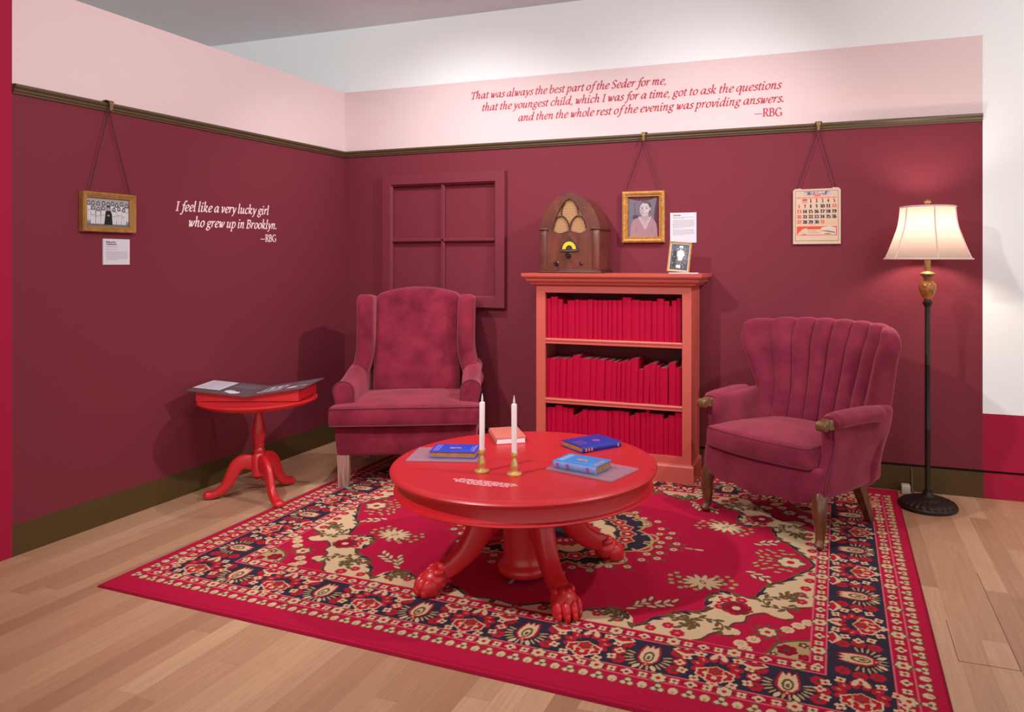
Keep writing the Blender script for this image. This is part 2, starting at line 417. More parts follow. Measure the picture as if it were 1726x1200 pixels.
# ------------------------------------------------------------------ drawn patterns (per-point colours on a fine mesh)
class Canvas:
    def __init__(s, x0, x1, y0, y1, nx, ny, col):
        s.xs = np.linspace(x0, x1, nx); s.ys = np.linspace(y0, y1, ny)
        s.a = np.empty((ny, nx, 3)); s.a[:] = col
    def _win(s, bx0, bx1, by0, by1):
        i0, i1 = np.searchsorted(s.xs, (bx0, bx1)); j0, j1 = np.searchsorted(s.ys, (by0, by1))
        if i1 <= i0 or j1 <= j0: return None
        X, Y = np.meshgrid(s.xs[i0:i1], s.ys[j0:j1]); return (slice(j0, j1), slice(i0, i1)), X, Y
    def put(s, win, m_, col): s.a[win][m_] = col
    def rect(s, x0, x1, y0, y1, col):
        w_ = s._win(x0, x1, y0, y1)
        if w_: s.a[w_[0]] = col
    def ell(s, cx, cy, rx, ry, col, rot=0.0):
        R = max(rx, ry); w_ = s._win(cx - R, cx + R, cy - R, cy + R)
        if not w_: return
        win, X, Y = w_; c, n = math.cos(rot), math.sin(rot); u = (X - cx) * c + (Y - cy) * n; v = -(X - cx) * n + (Y - cy) * c
        s.put(win, (u / rx) ** 2 + (v / ry) ** 2 <= 1, col)
    def poly(s, P, col):
        P = np.array(P); w_ = s._win(P[:, 0].min(), P[:, 0].max(), P[:, 1].min(), P[:, 1].max())
        if not w_: return
        win, X, Y = w_; ins = np.zeros(X.shape, bool); n = len(P)
        for i in range(n):
            x1, y1 = P[i]; x2, y2 = P[(i + 1) % n]
            if y1 == y2: continue
            c = ((y1 > Y) != (y2 > Y)) & (X < (x2 - x1) * (Y - y1) / (y2 - y1) + x1); ins ^= c
        s.put(win, ins, col)
    def line(s, P, wd, col):
        for (x1, y1), (x2, y2) in zip(P[:-1], P[1:]):
            w_ = s._win(min(x1, x2) - wd, max(x1, x2) + wd, min(y1, y2) - wd, max(y1, y2) + wd)
            if not w_: continue
            win, X, Y = w_; dx, dy = x2 - x1, y2 - y1; L = dx * dx + dy * dy + 1e-12
            t = np.clip(((X - x1) * dx + (Y - y1) * dy) / L, 0, 1)
            s.put(win, (X - x1 - t * dx) ** 2 + (Y - y1 - t * dy) ** 2 <= (wd / 2) ** 2, col)
    def flower(s, cx, cy, r, n, col, cc=None, rot=0.0, out=None, pw=0.42):
        if out is not None:
            s.flower(cx, cy, r * 1.22, n, out, None, rot, None, pw * 1.1)
        for k in range(n):
            a = rot + 2 * PI * k / n; s.ell(cx + 0.55 * r * math.cos(a), cy + 0.55 * r * math.sin(a), r * 0.48, r * pw, col, a)
        if cc is not None: s.ell(cx, cy, r * 0.33, r * 0.33, cc)
    def leaf(s, cx, cy, L, W, a, col, out=None):
        if out is not None: s.ell(cx, cy, L * 1.25, W * 1.5, out, a)
        s.ell(cx, cy, L, W, col, a)
def grid_mesh(name, A, P, mat_, parent=None, smooth=False):
    """A colours (ny,nx,3), P points (ny,nx,3) -> one mesh object with a point colour attribute"""
    ny, nx = A.shape[:2]; me = bpy.data.meshes.new(name)
    me.vertices.add(nx * ny); me.vertices.foreach_set('co', np.ascontiguousarray(P, dtype=np.float32).ravel())
    I = np.arange(nx * ny).reshape(ny, nx)
    q = np.stack([I[:-1, :-1], I[:-1, 1:], I[1:, 1:], I[1:, :-1]], -1).reshape(-1, 4); nf = len(q)
    me.loops.add(nf * 4); me.loops.foreach_set('vertex_index', q.ravel().astype(np.int32))
    me.polygons.add(nf); me.polygons.foreach_set('loop_start', np.arange(0, nf * 4, 4, dtype=np.int32))
    me.update(calc_edges=True)
    at = me.color_attributes.new('pattern', 'FLOAT_COLOR', 'POINT')
    c = np.ones((nx * ny, 4), np.float32); c[:, :3] = A.reshape(-1, 3); at.data.foreach_set('color', c.ravel())
    me.materials.append(mat_)
    o = bpy.data.objects.new(name, me); COL.objects.link(o)
    if parent: o.parent = parent
    return o

# ------------------------------------------------------------------ lettering: an alphabet of broad-nib strokes
AC = [(.72, .9), (.52, 1.0), (.24, .82), (.1, .42), (.2, .05), (.4, .08), (.62, .45), (.72, .9)]
BB = [(.15, .5), (.36, .92), (.6, .97), (.75, .62), (.63, .16), (.38, -.01), (.17, .1)]
EXI = [(.02, .84), (.14, .99), (.2, .86)]
def _c(t): return t
GL = {
 'a': (.96, [AC, [(.76, 1.0), (.71, .4), (.73, .06), (.83, .02), (.96, .14)]]),
 'b': (.87, [[(.04, 1.55), (.18, 1.62), (.15, .5), (.17, .1)], BB]),
 'c': (.74, [[(.68, .8), (.55, .99), (.3, .92), (.1, .48), (.2, .08), (.42, .0), (.68, .2)]]),
 'd': (.97, [AC, [(.64, 1.55), (.78, 1.62), (.71, .4), (.73, .06), (.83, .02), (.96, .14)]]),
 'e': (.74, [[(.13, .44), (.45, .54), (.67, .76), (.55, .99), (.3, .92), (.1, .48), (.2, .08), (.42, 0), (.68, .2)]]),
 'f': (.56, [[(.82, 1.48), (.7, 1.64), (.5, 1.5), (.4, 1.0), (.33, .1), (.22, -.42), (.06, -.55), (-.08, -.44)], [(.1, .95), (.64, .95)]]),
 'g': (.82, [[(.52, .99), (.24, .86), (.15, .58), (.34, .37), (.58, .5), (.66, .78), (.52, .99)], [(.6, .9), (.84, .97)], [(.32, .38), (.17, .22), (.32, .08), (.6, -.02), (.66, -.24), (.45, -.5), (.16, -.46), (.05, -.22), (.26, .05)]]),
 'h': (.92, [[(.04, 1.55), (.18, 1.62), (.14, 0)], [(.15, .45), (.36, .9), (.58, .98), (.64, .74), (.6, .25), (.65, .03), (.76, .02), (.9, .14)]]),
 'i': (.46, [[(.02, .84), (.15, .99), (.2, .86), (.15, .3), (.18, .04), (.29, 0), (.43, .14)], [(.19, 1.32), (.19, 1.46), (.27, 1.42), (.27, 1.34)]]),
 'k': (.86, [[(.04, 1.55), (.18, 1.62), (.14, 0)], [(.15, .42), (.42, .55), (.63, .84), (.53, .99), (.36, .84)], [(.32, .5), (.58, .06), (.7, .0), (.86, .13)]]),
 'l': (.44, [[(.04, 1.55), (.18, 1.62), (.14, .3), (.16, .04), (.27, 0), (.41, .14)]]),
 'm': (1.28, [EXI + [(.14, 0)], [(.16, .45), (.36, .9), (.54, .98), (.6, .7), (.54, 0)], [(.56, .45), (.76, .9), (.94, .98), (1.0, .72), (.95, .22), (1.0, .03), (1.1, .02), (1.25, .14)]]),
 'n': (.9, [EXI + [(.14, 0)], [(.16, .45), (.38, .9), (.58, .98), (.64, .72), (.59, .22), (.64, .03), (.74, .02), (.88, .14)]]),
 'o': (.82, [[(.44, 1), (.2, .84), (.1, .45), (.2, .08), (.4, 0), (.63, .16), (.73, .55), (.64, .9), (.44, 1)]]),
 'p': (.88, [EXI + [(.12, -.58)], BB, [(-.04, -.58), (.28, -.58)]]),
 'q': (.88, [AC, [(.76, 1.0), (.7, -.58)], [(.54, -.58), (.86, -.58)]]),
 'r': (.64, [EXI + [(.14, 0)], [(.16, .45), (.36, .88), (.52, 1.0), (.63, .9)]]),
 's': (.6, [[(.55, .82), (.43, .99), (.21, .9), (.19, .7), (.4, .48), (.52, .24), (.36, .01), (.15, .02), (.04, .18)]]),
 't': (.52, [[(.27, 1.3), (.2, .5), (.19, .1), (.3, 0), (.5, .14)], [(.03, .95), (.5, .95)]]),
 'u': (.95, [EXI + [(.15, .3), (.2, .03), (.4, .06), (.6, .4), (.7, .98)], [(.71, .98), (.65, .22), (.7, .03), (.8, .02), (.94, .14)]]),
 'v': (.74, [[(.02, .84), (.14, .99), (.22, .7), (.27, .0), (.5, .35), (.66, .75), (.58, .99)]]),
 'w': (1.12, [[(.02, .84), (.14, .99), (.22, .7), (.26, .0), (.46, .5), (.57, .95)], [(.57, .95), (.6, .0), (.86, .4), (1.0, .78), (.93, .99)]]),
 'y': (.78, [[(.02, .84), (.14, .99), (.22, .7), (.36, .05)], [(.72, .98), (.66, .7), (.42, .02), (.2, -.45), (.0, -.5)]]),
 'T': (1.05, [[(.56, 1.46), (.52, 0)], '|', [(.1, 1.2), (.13, 1.45), (1.02, 1.45), (1.02, 1.2)], [(.3, 0), (.74, 0)]]),
 'S': (.86, [[(.76, 1.28), (.58, 1.5), (.32, 1.45), (.17, 1.15), (.42, .8), (.7, .48), (.62, .1), (.35, -.02), (.1, .18)]]),
 'I': (.56, [[(.3, 1.46), (.27, 0)], '|', [(.1, 1.46), (.5, 1.46)], [(.07, 0), (.47, 0)]]),
 'B': (.98, [[(.24, 1.46), (.22, 0)], [(.24, 1.46), (.6, 1.45), (.78, 1.14), (.58, .82), (.24, .78)], [(.24, .78), (.66, .76), (.88, .4), (.64, .04), (.22, .0)], '|', [(.05, 1.46), (.25, 1.46)], [(.03, 0), (.25, 0)]]),
 'R': (1.0, [[(.24, 1.46), (.22, 0)], [(.24, 1.46), (.62, 1.45), (.8, 1.1), (.58, .76), (.24, .72)], '|', [(.5, .74), (.9, .02), (1.02, 0)], [(.05, 1.46), (.25, 1.46)], [(.03, 0), (.42, 0)]]),
 'G': (1.12, [[(1.0, 1.22), (.74, 1.48), (.4, 1.4), (.12, .95), (.14, .4), (.42, .02), (.76, .0), (1.02, .16)], '|', [(1.02, .12), (1.02, .6)], [(.8, .62), (1.12, .62)]]),
 'C': (1.02, [[(.96, 1.2), (.72, 1.48), (.4, 1.4), (.12, .95), (.14, .4), (.42, .02), (.72, .0), (.98, .24)]]),
 'O': (1.2, [[(.6, 1.48), (.26, 1.3), (.1, .73), (.26, .14), (.6, -.02), (.94, .14), (1.1, .73), (.94, 1.3), (.6, 1.48)]]),
 'E': (.9, ['|', [(.2, 1.46), (.2, 0)], [(.04, 1.46), (.8, 1.46), (.8, 1.2)], [(.2, .76), (.62, .76)], [(.04, 0), (.84, 0), (.86, .28)]]),
 '.': (.34, [[(.12, .0), (.12, .14), (.2, .1), (.2, .02)]]), ',': (.34, [[(.16, .1), (.2, .02), (.06, -.26)]]),
 '-': (1.3, ['|', [(.02, .5), (1.22, .5)]]),
 '1': (.7, ['|', [(.16, 1.2), (.38, 1.42), (.38, 0)], [(.14, 0), (.62, 0)]]),
 '2': (.86, [[(.12, 1.1), (.24, 1.38), (.5, 1.42), (.68, 1.1), (.5, .62), (.1, .05)], '|', [(.1, .05), (.74, .05), (.78, .26)]]),
 '3': (.86, [[(.14, 1.2), (.34, 1.42), (.62, 1.3), (.62, .95), (.34, .76)], [(.34, .76), (.68, .62), (.7, .2), (.4, -.02), (.1, .16)]]),
 '4': (.9, ['|', [(.56, 0), (.56, 1.42), (.06, .42), (.84, .42)], [(.4, 0), (.74, 0)]]),
 '5': (.86, ['|', [(.7, 1.4), (.22, 1.4), (.18, .82)], '~', [(.18, .82), (.5, .9), (.72, .56), (.6, .1), (.3, -.02), (.1, .16)]]),
 '6': (.86, [[(.66, 1.24), (.44, 1.42), (.16, 1.0), (.14, .36), (.42, -.02), (.7, .3), (.6, .74), (.34, .8), (.15, .5)]]),
 '7': (.84, ['|', [(.12, 1.12), (.12, 1.38), (.76, 1.38), (.34, 0)]]),
 '8': (.86, [[(.42, 1.42), (.18, 1.2), (.24, .88), (.58, .62), (.7, .26), (.42, -.02), (.14, .26), (.26, .62), (.6, .88), (.66, 1.2), (.42, 1.42)]]),
 '9': (.86, [[(.18, .14), (.42, -.02), (.7, .4), (.7, 1.04), (.42, 1.42), (.14, 1.1), (.24, .66), (.5, .6), (.7, .9)]]),
 '0': (.88, [[(.44, 1.42), (.2, 1.2), (.12, .7), (.2, .2), (.44, -.02), (.68, .2), (.76, .7), (.68, 1.2), (.44, 1.42)]]),
 ' ': (.32, []),
}
def text_strips(txt, thick=0.2, thin=0.075, nib=35.0, shear=0.2, res=4):
    """-> list of quads (4 2D points each) for a line of lettering with x-height 1, and its width"""
    x = 0.0; Q = []; na = math.radians(nib)
    for ch in txt:
        adv, st = GL[ch]; sm = True
        for stt in st:
            if stt == '|': sm = False; continue
            if stt == '~': sm = True; continue
            if sm and len(stt) > 2: P = catmull(stt, res)
            else:
                P = stt
            P = [(x + a + b_ * shear, b_) for a, b_ in P]
            hw = []
            for i in range(len(P)):
                a = P[max(i - 1, 0)]; c = P[min(i + 1, len(P) - 1)]
                if not sm: pass
                dx, dy = c[0] - a[0], c[1] - a[1]; L = math.hypot(dx, dy) or 1e-6
                wd = thin + (thick - thin) * abs(math.sin(math.atan2(dy, dx) - na))
                hw.append((-dy / L * wd / 2, dx / L * wd / 2))
            if sm:
                for i in range(len(P) - 1):
                    Q.append([(P[i][0] + hw[i][0], P[i][1] + hw[i][1]), (P[i][0] - hw[i][0], P[i][1] - hw[i][1]),
                              (P[i + 1][0] - hw[i + 1][0], P[i + 1][1] - hw[i + 1][1]), (P[i + 1][0] + hw[i + 1][0], P[i + 1][1] + hw[i + 1][1])])
            else:
                for (x1, y1), (x2, y2) in zip(P[:-1], P[1:]):
                    L = math.hypot(x2 - x1, y2 - y1); wd = thin + (thick - thin) * abs(math.sin(math.atan2(y2 - y1, x2 - x1) - na * 0.3))
                    nx_, ny_ = -(y2 - y1) / L * wd / 2, (x2 - x1) / L * wd / 2; ex, ey = (x2 - x1) / L * thin / 2, (y2 - y1) / L * thin / 2
                    Q.append([(x1 + nx_ - ex, y1 + ny_ - ey), (x1 - nx_ - ex, y1 - ny_ - ey), (x2 - nx_ + ex, y2 - ny_ + ey), (x2 + nx_ + ex, y2 + ny_ + ey)])
        x += adv + 0.05
    return Q, x
def put_text(mb, txt, x0, z0, x1, z1, xh, mapf, depth, mi=0, **kw):
    """lettering whose baseline runs from (x0,z0) to (x1,z1); xh is the x-height; mapf(x,z,d) -> 3D"""
    Q, W = text_strips(txt, **kw); sx = math.hypot(x1 - x0, z1 - z0) / W; a = math.atan2(z1 - z0, x1 - x0); c, n = math.cos(a), math.sin(a)
    for i, q in enumerate(Q):
        pts = []
        for u, v in q:
            u *= sx; v *= xh; pts.append(mapf(x0 + u * c - v * n, z0 + u * n + v * c, depth + 0.00004 * (i % 7)))
        mb.add(pts, [(0, 1, 2, 3)], mi)
FRONT = lambda x, z, d: (x, -d, z)          # local drawing plane of anything hung on a wall: x right, z up, -y out of the wall
UP = lambda x, y, d: (x, y, d)
def bars(mb, x0, x1, z, h, mapf, d, seed, mi=0, gap=0.004, wmin=0.006, wmax=0.02):
    """a line of print too small to read: short word-like dashes"""
    rr = random.Random(seed); x = x0
    while x < x1 - wmin:
        e = min(x1, x + rr.uniform(wmin, wmax)); mb.add([mapf(x, z, d), mapf(e, z, d), mapf(e, z + h, d), mapf(x, z + h, d)], [(0, 1, 2, 3)], mi); x = e + gap

# ================================================================== THE SETTING
m_back = zone_mat('back_wall_paint', 'X', [-0.001, 4.108], [(9, WHITE)],
                  [[(2.06, MAROON), (2.506, PINK), (9, WHITE)], [(0.459, CRIMSON), (9, WHITE)]])
m_left = zone_mat('left_wall_paint', 'Y', -2.322, [(9, CRIMSON)], [(0.137, OLIVE), (2.04, MAROON), (9, PINK)])
m_base = zone_mat('back_baseboard_paint', 'X', 4.113, [(9, OLIVE)], [(9, CRIMSON)], 0.45)
CEIL = 2.965
struct(MB().box(-4, 9, -9, 0.25, -0.1, 0).build('floor', MT['floor'], smooth=0))
struct(MB().box(-4, 9, -9, 0.25, CEIL, CEIL + 0.1).build('ceiling', MT['ceiling'], smooth=0))
struct(MB().box(-4, 9, 0, 0.2, 0.152, CEIL).build('wall_back', m_back, smooth=0))
struct(MB().box(-0.12, 0, -9, -0.0005, 0, 2.506).build('wall_left', m_left, smooth=0))
struct(MB().box(0, 9, 0.0, 0.2, 0, 0.138).build('baseboard_back', m_base, smooth=0))
struct(MB().box(0, 9, 0.02, 0.19, 0.1381, 0.1519).build('trim_3', mat('shadow_gap_dark', lin(30, 14, 12), 0.8), smooth=0))
RP = [(0.0, 0.0), (0.009, 0.0), (0.010, 0.008), (0.016, 0.012), (0.016, 0.02), (0.021, 0.024), (0.025, 0.03), (0.025, 0.038), (0.019, 0.042), (0.0, 0.042)]
mb = MB(); mb.loft([[(d, -2.322, 2.009 + z) for d, z in RP], [(d, -0.0 - d, 2.034 + z) for d, z in RP]])
struct(mb.build('trim_1', MT['rail'], smooth=0))
mb = MB(); mb.loft([[(d, -d, 2.034 + z) for d, z in RP], [(4.107, -d, 2.039 + z) for d, z in RP]])
struct(mb.build('trim_2', MT['rail'], smooth=0))

mb = MB(); mb.box(3.7285, 3.7305, -1.88, -1.59, 0, .0006); mb.box(3.7285, 3.905, -1.882, -1.880, 0, .0006); mb.box(3.904, 3.906, -1.882, -1.10, 0, .0006)
struct(mb.build('trim_4', mat('floor_hatch_gap', lin(92, 62, 46), .7), smooth=0))

# ================================================================== RUG
def make_rug():
    HP, HQ = 1.525, 1.225; nx, ny = 500, 402
    RED = L3(176, 18, 58); NAVY = L3(50, 42, 58); CREAM = L3(208, 178, 140); OLV = L3(100, 80, 52); BRN = L3(96, 56, 46); FRED = L3(176, 26, 48); DRED = L3(140, 14, 44); PINKL = L3(206, 92, 104); TAN = L3(178, 150, 104)
    C = Canvas(0, HP, 0, HQ, nx, ny, RED)
    # ---- medallion (centre of the rug)
    def ring(rad, k, amp, n=160): return [((rad + amp * abs(math.cos(k * a)) ** 0.7) * math.cos(a), (rad + amp * abs(math.cos(k * a)) ** 0.7) * math.sin(a) * 0.95) for a in np.linspace(-0.1, PI / 2 + 0.1, n)]
    def blob(P, col): C.poly(P + [(-0.05, P[-1][1]), (-0.05, -0.05), (P[0][0], -0.05)], col)
    blob(ring(0.365, 4, 0.075), TAN); blob(ring(0.352, 4, 0.072), NAVY)
    blob(ring(0.235, 6, 0.035), OLV); blob(ring(0.225, 6, 0.035), CREAM); blob(ring(0.165, 6, 0.03), OLV); blob(ring(0.155, 6, 0.03), FRED); blob(ring(0.07, 6, 0.02), NAVY)
    for a in np.linspace(0, PI / 2, 7):
        C.ell(0.115 * math.cos(a), 0.115 * math.sin(a), 0.016, 0.01, CREAM, a)
        C.flower(0.31 * math.cos(a), 0.297 * math.sin(a), 0.034, 5, FRED, CREAM, a, TAN)
    for a in np.linspace(PI / 14, PI / 2 - PI / 14, 6): C.ell(0.215 * math.cos(a), 0.2 * math.sin(a), 0.03, 0.022, CREAM, a)
    for a in (0.0, PI / 4, PI / 2):
        for sgn in (-1, 1):
            P = [(0.40 + 0.045 * math.cos(t), sgn * (0.06 + 0.05 * math.sin(t))) for t in np.linspace(-1.6, 2.4, 14)]
            P = [(x * math.cos(a) - y * math.sin(a), (x * math.sin(a) + y * math.cos(a)) * 0.96) for x, y in P]
            C.line(P, 0.014, TAN)
    for rr, aa in ((0.47, .06), (0.5, .2), (0.46, .3), (0.52, .33), (0.48, .45), (0.43, .62), (0.5, .66), (0.46, .8), (0.42, .95), (0.48, 1.0), (0.44, 1.15), (0.5, 1.25), (0.46, 1.4), (.54, .07)):
        C.flower(rr * math.cos(aa), rr * math.sin(aa) * 0.93, 0.017, 6, CREAM, FRED, aa, OLV)
        C.ell((rr + .035) * math.cos(aa), (rr + .035) * math.sin(aa) * 0.93, 0.012, 0.006, OLV, aa + .6)
    C.line([(0.5, 0), (0.66, 0)], 0.008, OLV); C.ell(0.60, 0, 0.02, 0.008, TAN); C.ell(0.645, 0, 0.02, 0.009, CREAM)
    C.line([(0, 0.48), (0, 0.6)], 0.008, OLV); C.ell(0, 0.59, 0.009, 0.02, CREAM)
    # ---- field sprays
    for a in np.linspace(0, 2 * PI, 13)[:-1]:
        C.ell(0.715 + 0.05 * math.cos(a), 0.322 + 0.036 * math.sin(a), 0.042, 0.013, OLV, a)
    for a in np.linspace(0, 2 * PI, 13)[:-1]:
        C.ell(0.715 + 0.046 * math.cos(a), 0.322 + 0.034 * math.sin(a), 0.036, 0.010, CREAM, a)
    C.ell(0.715, 0.322, 0.03, 0.018, CREAM); C.ell(0.715, 0.322, 0.02, 0.009, OLV, .8); C.ell(0.715, 0.322, 0.012, 0.005, CREAM, .8)
    for x, y in ((.60, .27), (.58, .30), (.615, .305), (.59, .34), (.63, .35), (.66, .385), (.70, .395), (.64, .40), (.60, .37), (.76, .25), (.80, .24), (.78, .275), (.82, .27), (.84, .30), (.80, .31), (.83, .335)):
        C.flower(x, y, 0.011, 5, TAN, None, x * 9, OLV)
    for cx, cy, a0 in ((.609, .558, 2.6), (.922, .189, .4), (.53, .585, 2.2)):
        for k in range(6):
            t = a0 + (k - 2.5) * 0.35; s_ = 1 if k % 2 else -1
            C.leaf(cx + (k - 2.5) * 0.017 * math.cos(a0), cy + (k - 2.5) * 0.017 * math.sin(a0) + s_ * 0.017, 0.02, 0.0075, a0 + s_ * .6, CREAM, BRN)
    C.flower(1.03, 0, 0.05, 6, CREAM, FRED, 0, OLV); C.ell(1.075, 0, 0.014, 0.01, CREAM)
    for x, y in ((.93, .05), (.955, .085), (.975, .05), (1.0, .085), (.91, .02), (.945, .015), (1.03, .09), (.985, .12), (.89, .055), (.93, .105), (.90, .085)):
        C.leaf(x, y, .014, .0065, .5 + x * 9, TAN, OLV)
    # ---- spandrel: a cream scrolled band across each corner
    outer = [(0.0, .745), (.10, .755), (.2, .70), (.30, .735), (.36, .69), (.413, .67), (.44, .648), (.486, .66), (.517, .695), (.533, .745), (.564, .73), (.597, .67), (.635, .64), (.65, .605), (.689, .588), (.72, .577), (.762, .545), (.75, .50), (.75, .44), (.765, .40), (.809, .366), (.853, .378), (.905, .392), (.93, .34), (.95, .262), (.985, .218), (1.03, .17), (1.05, .12), (1.09, .06), (1.118, .0)]
    corner = [(1.133, 0), (1.133, .788), (0, .788)]
    so = catmull(outer, 5)
    C.poly(so + corner, OLV)
    C.poly([(x + .004, y + .004) for x, y in so] + [(1.133, .004), (1.133, .788), (.004, .788)], NAVY)
    C.poly([(x + .012, y + .012) for x, y in so] + [(1.133, .012), (1.133, .788), (.012, .788)], CREAM)
    for i in range(4, len(so) - 4, 5):
        x, y = so[i]; x2, y2 = so[i + 3]; a = math.atan2(y2 - y, x2 - x)
        for sg, L_ in ((1, .026), (.45, .018)): C.leaf(x + .02 * math.cos(a + .9 * sg), y + .02 * math.sin(a + .9 * sg), L_, 0.0075, a + .55 * sg, (BRN, NAVY, OLV)[(i // 5) % 3])
    inner = [(.762, .79), (.79, .77), (.81, .73), (.835, .705), (.862, .717), (.893, .70), (.90, .655), (.868, .66), (.88, .62), (.913, .597), (.916, .554), (.95, .52), (.98, .505), (1.005, .52), (1.05, .53), (1.075, .50), (1.05, .46), (1.07, .43), (1.133, .40)]
    si = catmull(inner, 5)
    C.poly([(x - .009, y - .009) for x, y in si] + [(1.133, .391), (1.133, .788), (.755, .788)], BRN)
    C.poly(si + [(1.133, .788)], RED)
    for c_ in ((.88, .675), (1.045, .49)): C.ell(c_[0], c_[1], .026, .02, CREAM, .6)
    for x, y, r in ((.822, .449, .022), (.877, .429, .022), (.808, .506, .021), (.867, .498, .045), (.605, .752, .02), (.659, .713, .021), (.70, .755, .026), (1.085, .30, .022), (1.10, .24, .022), (1.09, .36, .022), (1.112, .16, .022), (1.12, .09, .018), (.48, .735, .018), (.40, .72, .02), (.3, .765, .02), (.2, .75, .022), (.1, .775, .018)):
        C.flower(x, y, r, 7, DRED if r > .03 else FRED, PINKL if r < .04 else CREAM, x * 7, BRN if r > .04 else None)
    for x, y in ((.895, .46), (.912, .478), (.80, .475), (.835, .53), (.86, .545), (.835, .42), (.80, .43), (.92, .51)): C.flower(x, y, .011, 4, FRED, None, .4)
    for cx, cy, r, a0 in ((.78, .665, .062, 2.4), (1.015, .40, .06, .2), (.70, .67, .04, 3.4), (1.06, .33, .03, 1.2), (.45, .71, .035, 3), (.25, .74, .03, 3)):
        C.line([(cx + r * math.cos(t), cy + r * .8 * math.sin(t)) for t in np.linspace(a0, a0 + 4.6, 26)], .008, OLV)
        for k, t in enumerate(np.linspace(a0, a0 + 4.6, 12)):
            q = r + (.016 if k % 2 else -.016); C.ell(cx + q * math.cos(t), cy + q * .8 * math.sin(t), .017, .008, OLV, t + (1.0 if k % 2 else 2.2))
    # corner piece
    C.poly([(.98, .79), (1.0, .765), (1.02, .70), (1.05, .675), (1.09, .655), (1.135, .64), (1.135, .79)], OLV)
    C.poly([(.992, .79), (1.012, .765), (1.03, .708), (1.056, .685), (1.094, .665), (1.135, .652), (1.135, .79)], TAN)
    C.flower(1.06, .735, .035, 6, DRED, BRN, .3); C.flower(1.11, .685, .018, 5, BRN, CREAM); C.flower(1.02, .775, .014, 5, BRN, CREAM); C.flower(1.115, .765, .022, 5, DRED, FRED)
    for x, y in ((.912, .746), (.95, .705), (1.087, .554), (1.053, .596), (.93, .775), (1.12, .52)): C.flower(x, y, .024, 8, CREAM, OLV, 0); C.ell(x, y, .006, .006, CREAM)
    C.flower(.99, .637, .03, 6, CREAM, FRED, .2, OLV)
    for a in np.linspace(0, 2 * PI, 9)[:-1]: C.ell(.99 + .05 * math.cos(a), .637 + .045 * math.sin(a), .012, .006, OLV, a + .7)
    # ---- borders
    def band(p0, q0, p1, q1, col):
        C.rect(p0, p1, 0, q1, col); C.rect(0, p1, q0, q1, col)
    def edge(p0, q0, wd, col): C.rect(p0 - wd / 2, p0 + wd / 2, 0, q0 + wd / 2, col); C.rect(0, p0 + wd / 2, q0 - wd / 2, q0 + wd / 2, col)
    band(1.134, .786, 1.6, 1.3, RED); band(1.18, .843, 1.382, 1.022, NAVY)
    for p0, q0, wd, c_ in ((1.133, .785, .0045, PINKL), (1.18, .843, .006, PINKL), (1.381, 1.021, .0055, PINKL), (1.438, 1.065, .0045, PINKL), (1.517, 1.2, .004, DRED)): edge(p0, q0, wd, c_)
    def along(fn, pitch_p, pitch_q, cq, cp, phase=0.0, pe=None, qe=None):
        n = int(2.0 / pitch_p) + 1
        for k in range(n):
            t = (k + phase) * pitch_p
            if t <= (pe or cp): fn(t, cq, PI / 2, k)
        n = int(2.0 / pitch_q) + 1
        for k in range(n):
            t = (k + phase) * pitch_q
            if t <= (qe or cq): fn(cp, t, 0.0, k)
    def guard(x, y, a, k):
        ca, sa = math.cos(a), math.sin(a)
        C.flower(x, y, .024, 6, CREAM, FRED, a, OLV)
    def guard2(x, y, a, k):
        ca, sa = math.cos(a), math.sin(a); L = lambda u, v: (x + u * ca - v * sa, y + u * sa + v * ca)
        C.poly([L(-.018, 0), L(-.006, .016), L(.004, .024), L(.006, .012), L(.018, .004), L(.018, -.004), L(.006, -.012), L(.004, -.024), L(-.006, -.016)], CREAM); C.ell(*L(.002, 0), .007, .006, BRN, a)
    def guard3(x, y, a, k):
        C.flower(x, y, .017, 4, CREAM, OLV, a + .78); 
    def dotf(x, y, a, k):
        if k % 2: C.flower(x, y, .021, 3, CREAM, OLV, a + PI, OLV)
        else: C.ell(x, y, .019, .016, OLV, a); C.ell(x, y, .017, .0145, CREAM, a); C.ell(x + .008 * math.cos(a), y + .008 * math.sin(a), .009, .005, TAN, a)
    for cq, cp in ((1.044, 1.41), (.815, 1.157)):
        along(guard, .2, .2, cq, cp, .5); along(guard2, .2, .2, cq, cp, 0.0); along(guard3, .1, .1, cq, cp, .5)
        for k in range(34):
            t = k * .1 + .025
            for tt in (t, t + .05):
                if tt < cp: C.ell(tt, cq, .005, .009, DRED)
                if tt < cq: C.ell(cp, tt, .009, .005, DRED)
    along(dotf, .0473, .0473, 1.098, 1.466, 0.0, pe=1.45, qe=1.12)
    def tulip(x, y, a, k):
        ca, sa = math.cos(a), math.sin(a); L = lambda u, v: (x + u * ca - v * sa, y + u * sa + v * ca)
        for t in np.linspace(-1.9, 1.9, 14): q = L(.012 - .058 * math.cos(t) * -1, .062 * math.sin(t)); C.ell(q[0], q[1], .016, .004, TAN, a + t)
        C.poly([L(-.07, -.022), L(-.045, -.03), L(-.015, -.036), L(.02, -.036), L(.045, -.02), L(.055, 0), L(.045, .02), L(.02, .036), L(-.015, .036), L(-.045, .03), L(-.07, .022), L(-.05, .012), L(-.072, .0), L(-.05, -.012)], FRED)
        C.poly([L(-.062, -.018), L(-.04, -.024), L(-.012, -.029), L(.018, -.029), L(.038, -.016), L(.046, 0), L(.038, .016), L(.018, .029), L(-.012, .029), L(-.04, .024), L(-.062, .018), L(-.044, .008), L(-.064, 0), L(-.044, -.008)], CREAM)
        C.ell(*L(.004, 0), .032, .018, OLV, a); C.ell(*L(.006, 0), .022, .011, CREAM, a); C.ell(*L(.01, 0), .012, .006, OLV, a)
        C.flower(*L(.05, 0), .012, 5, FRED, CREAM, a)
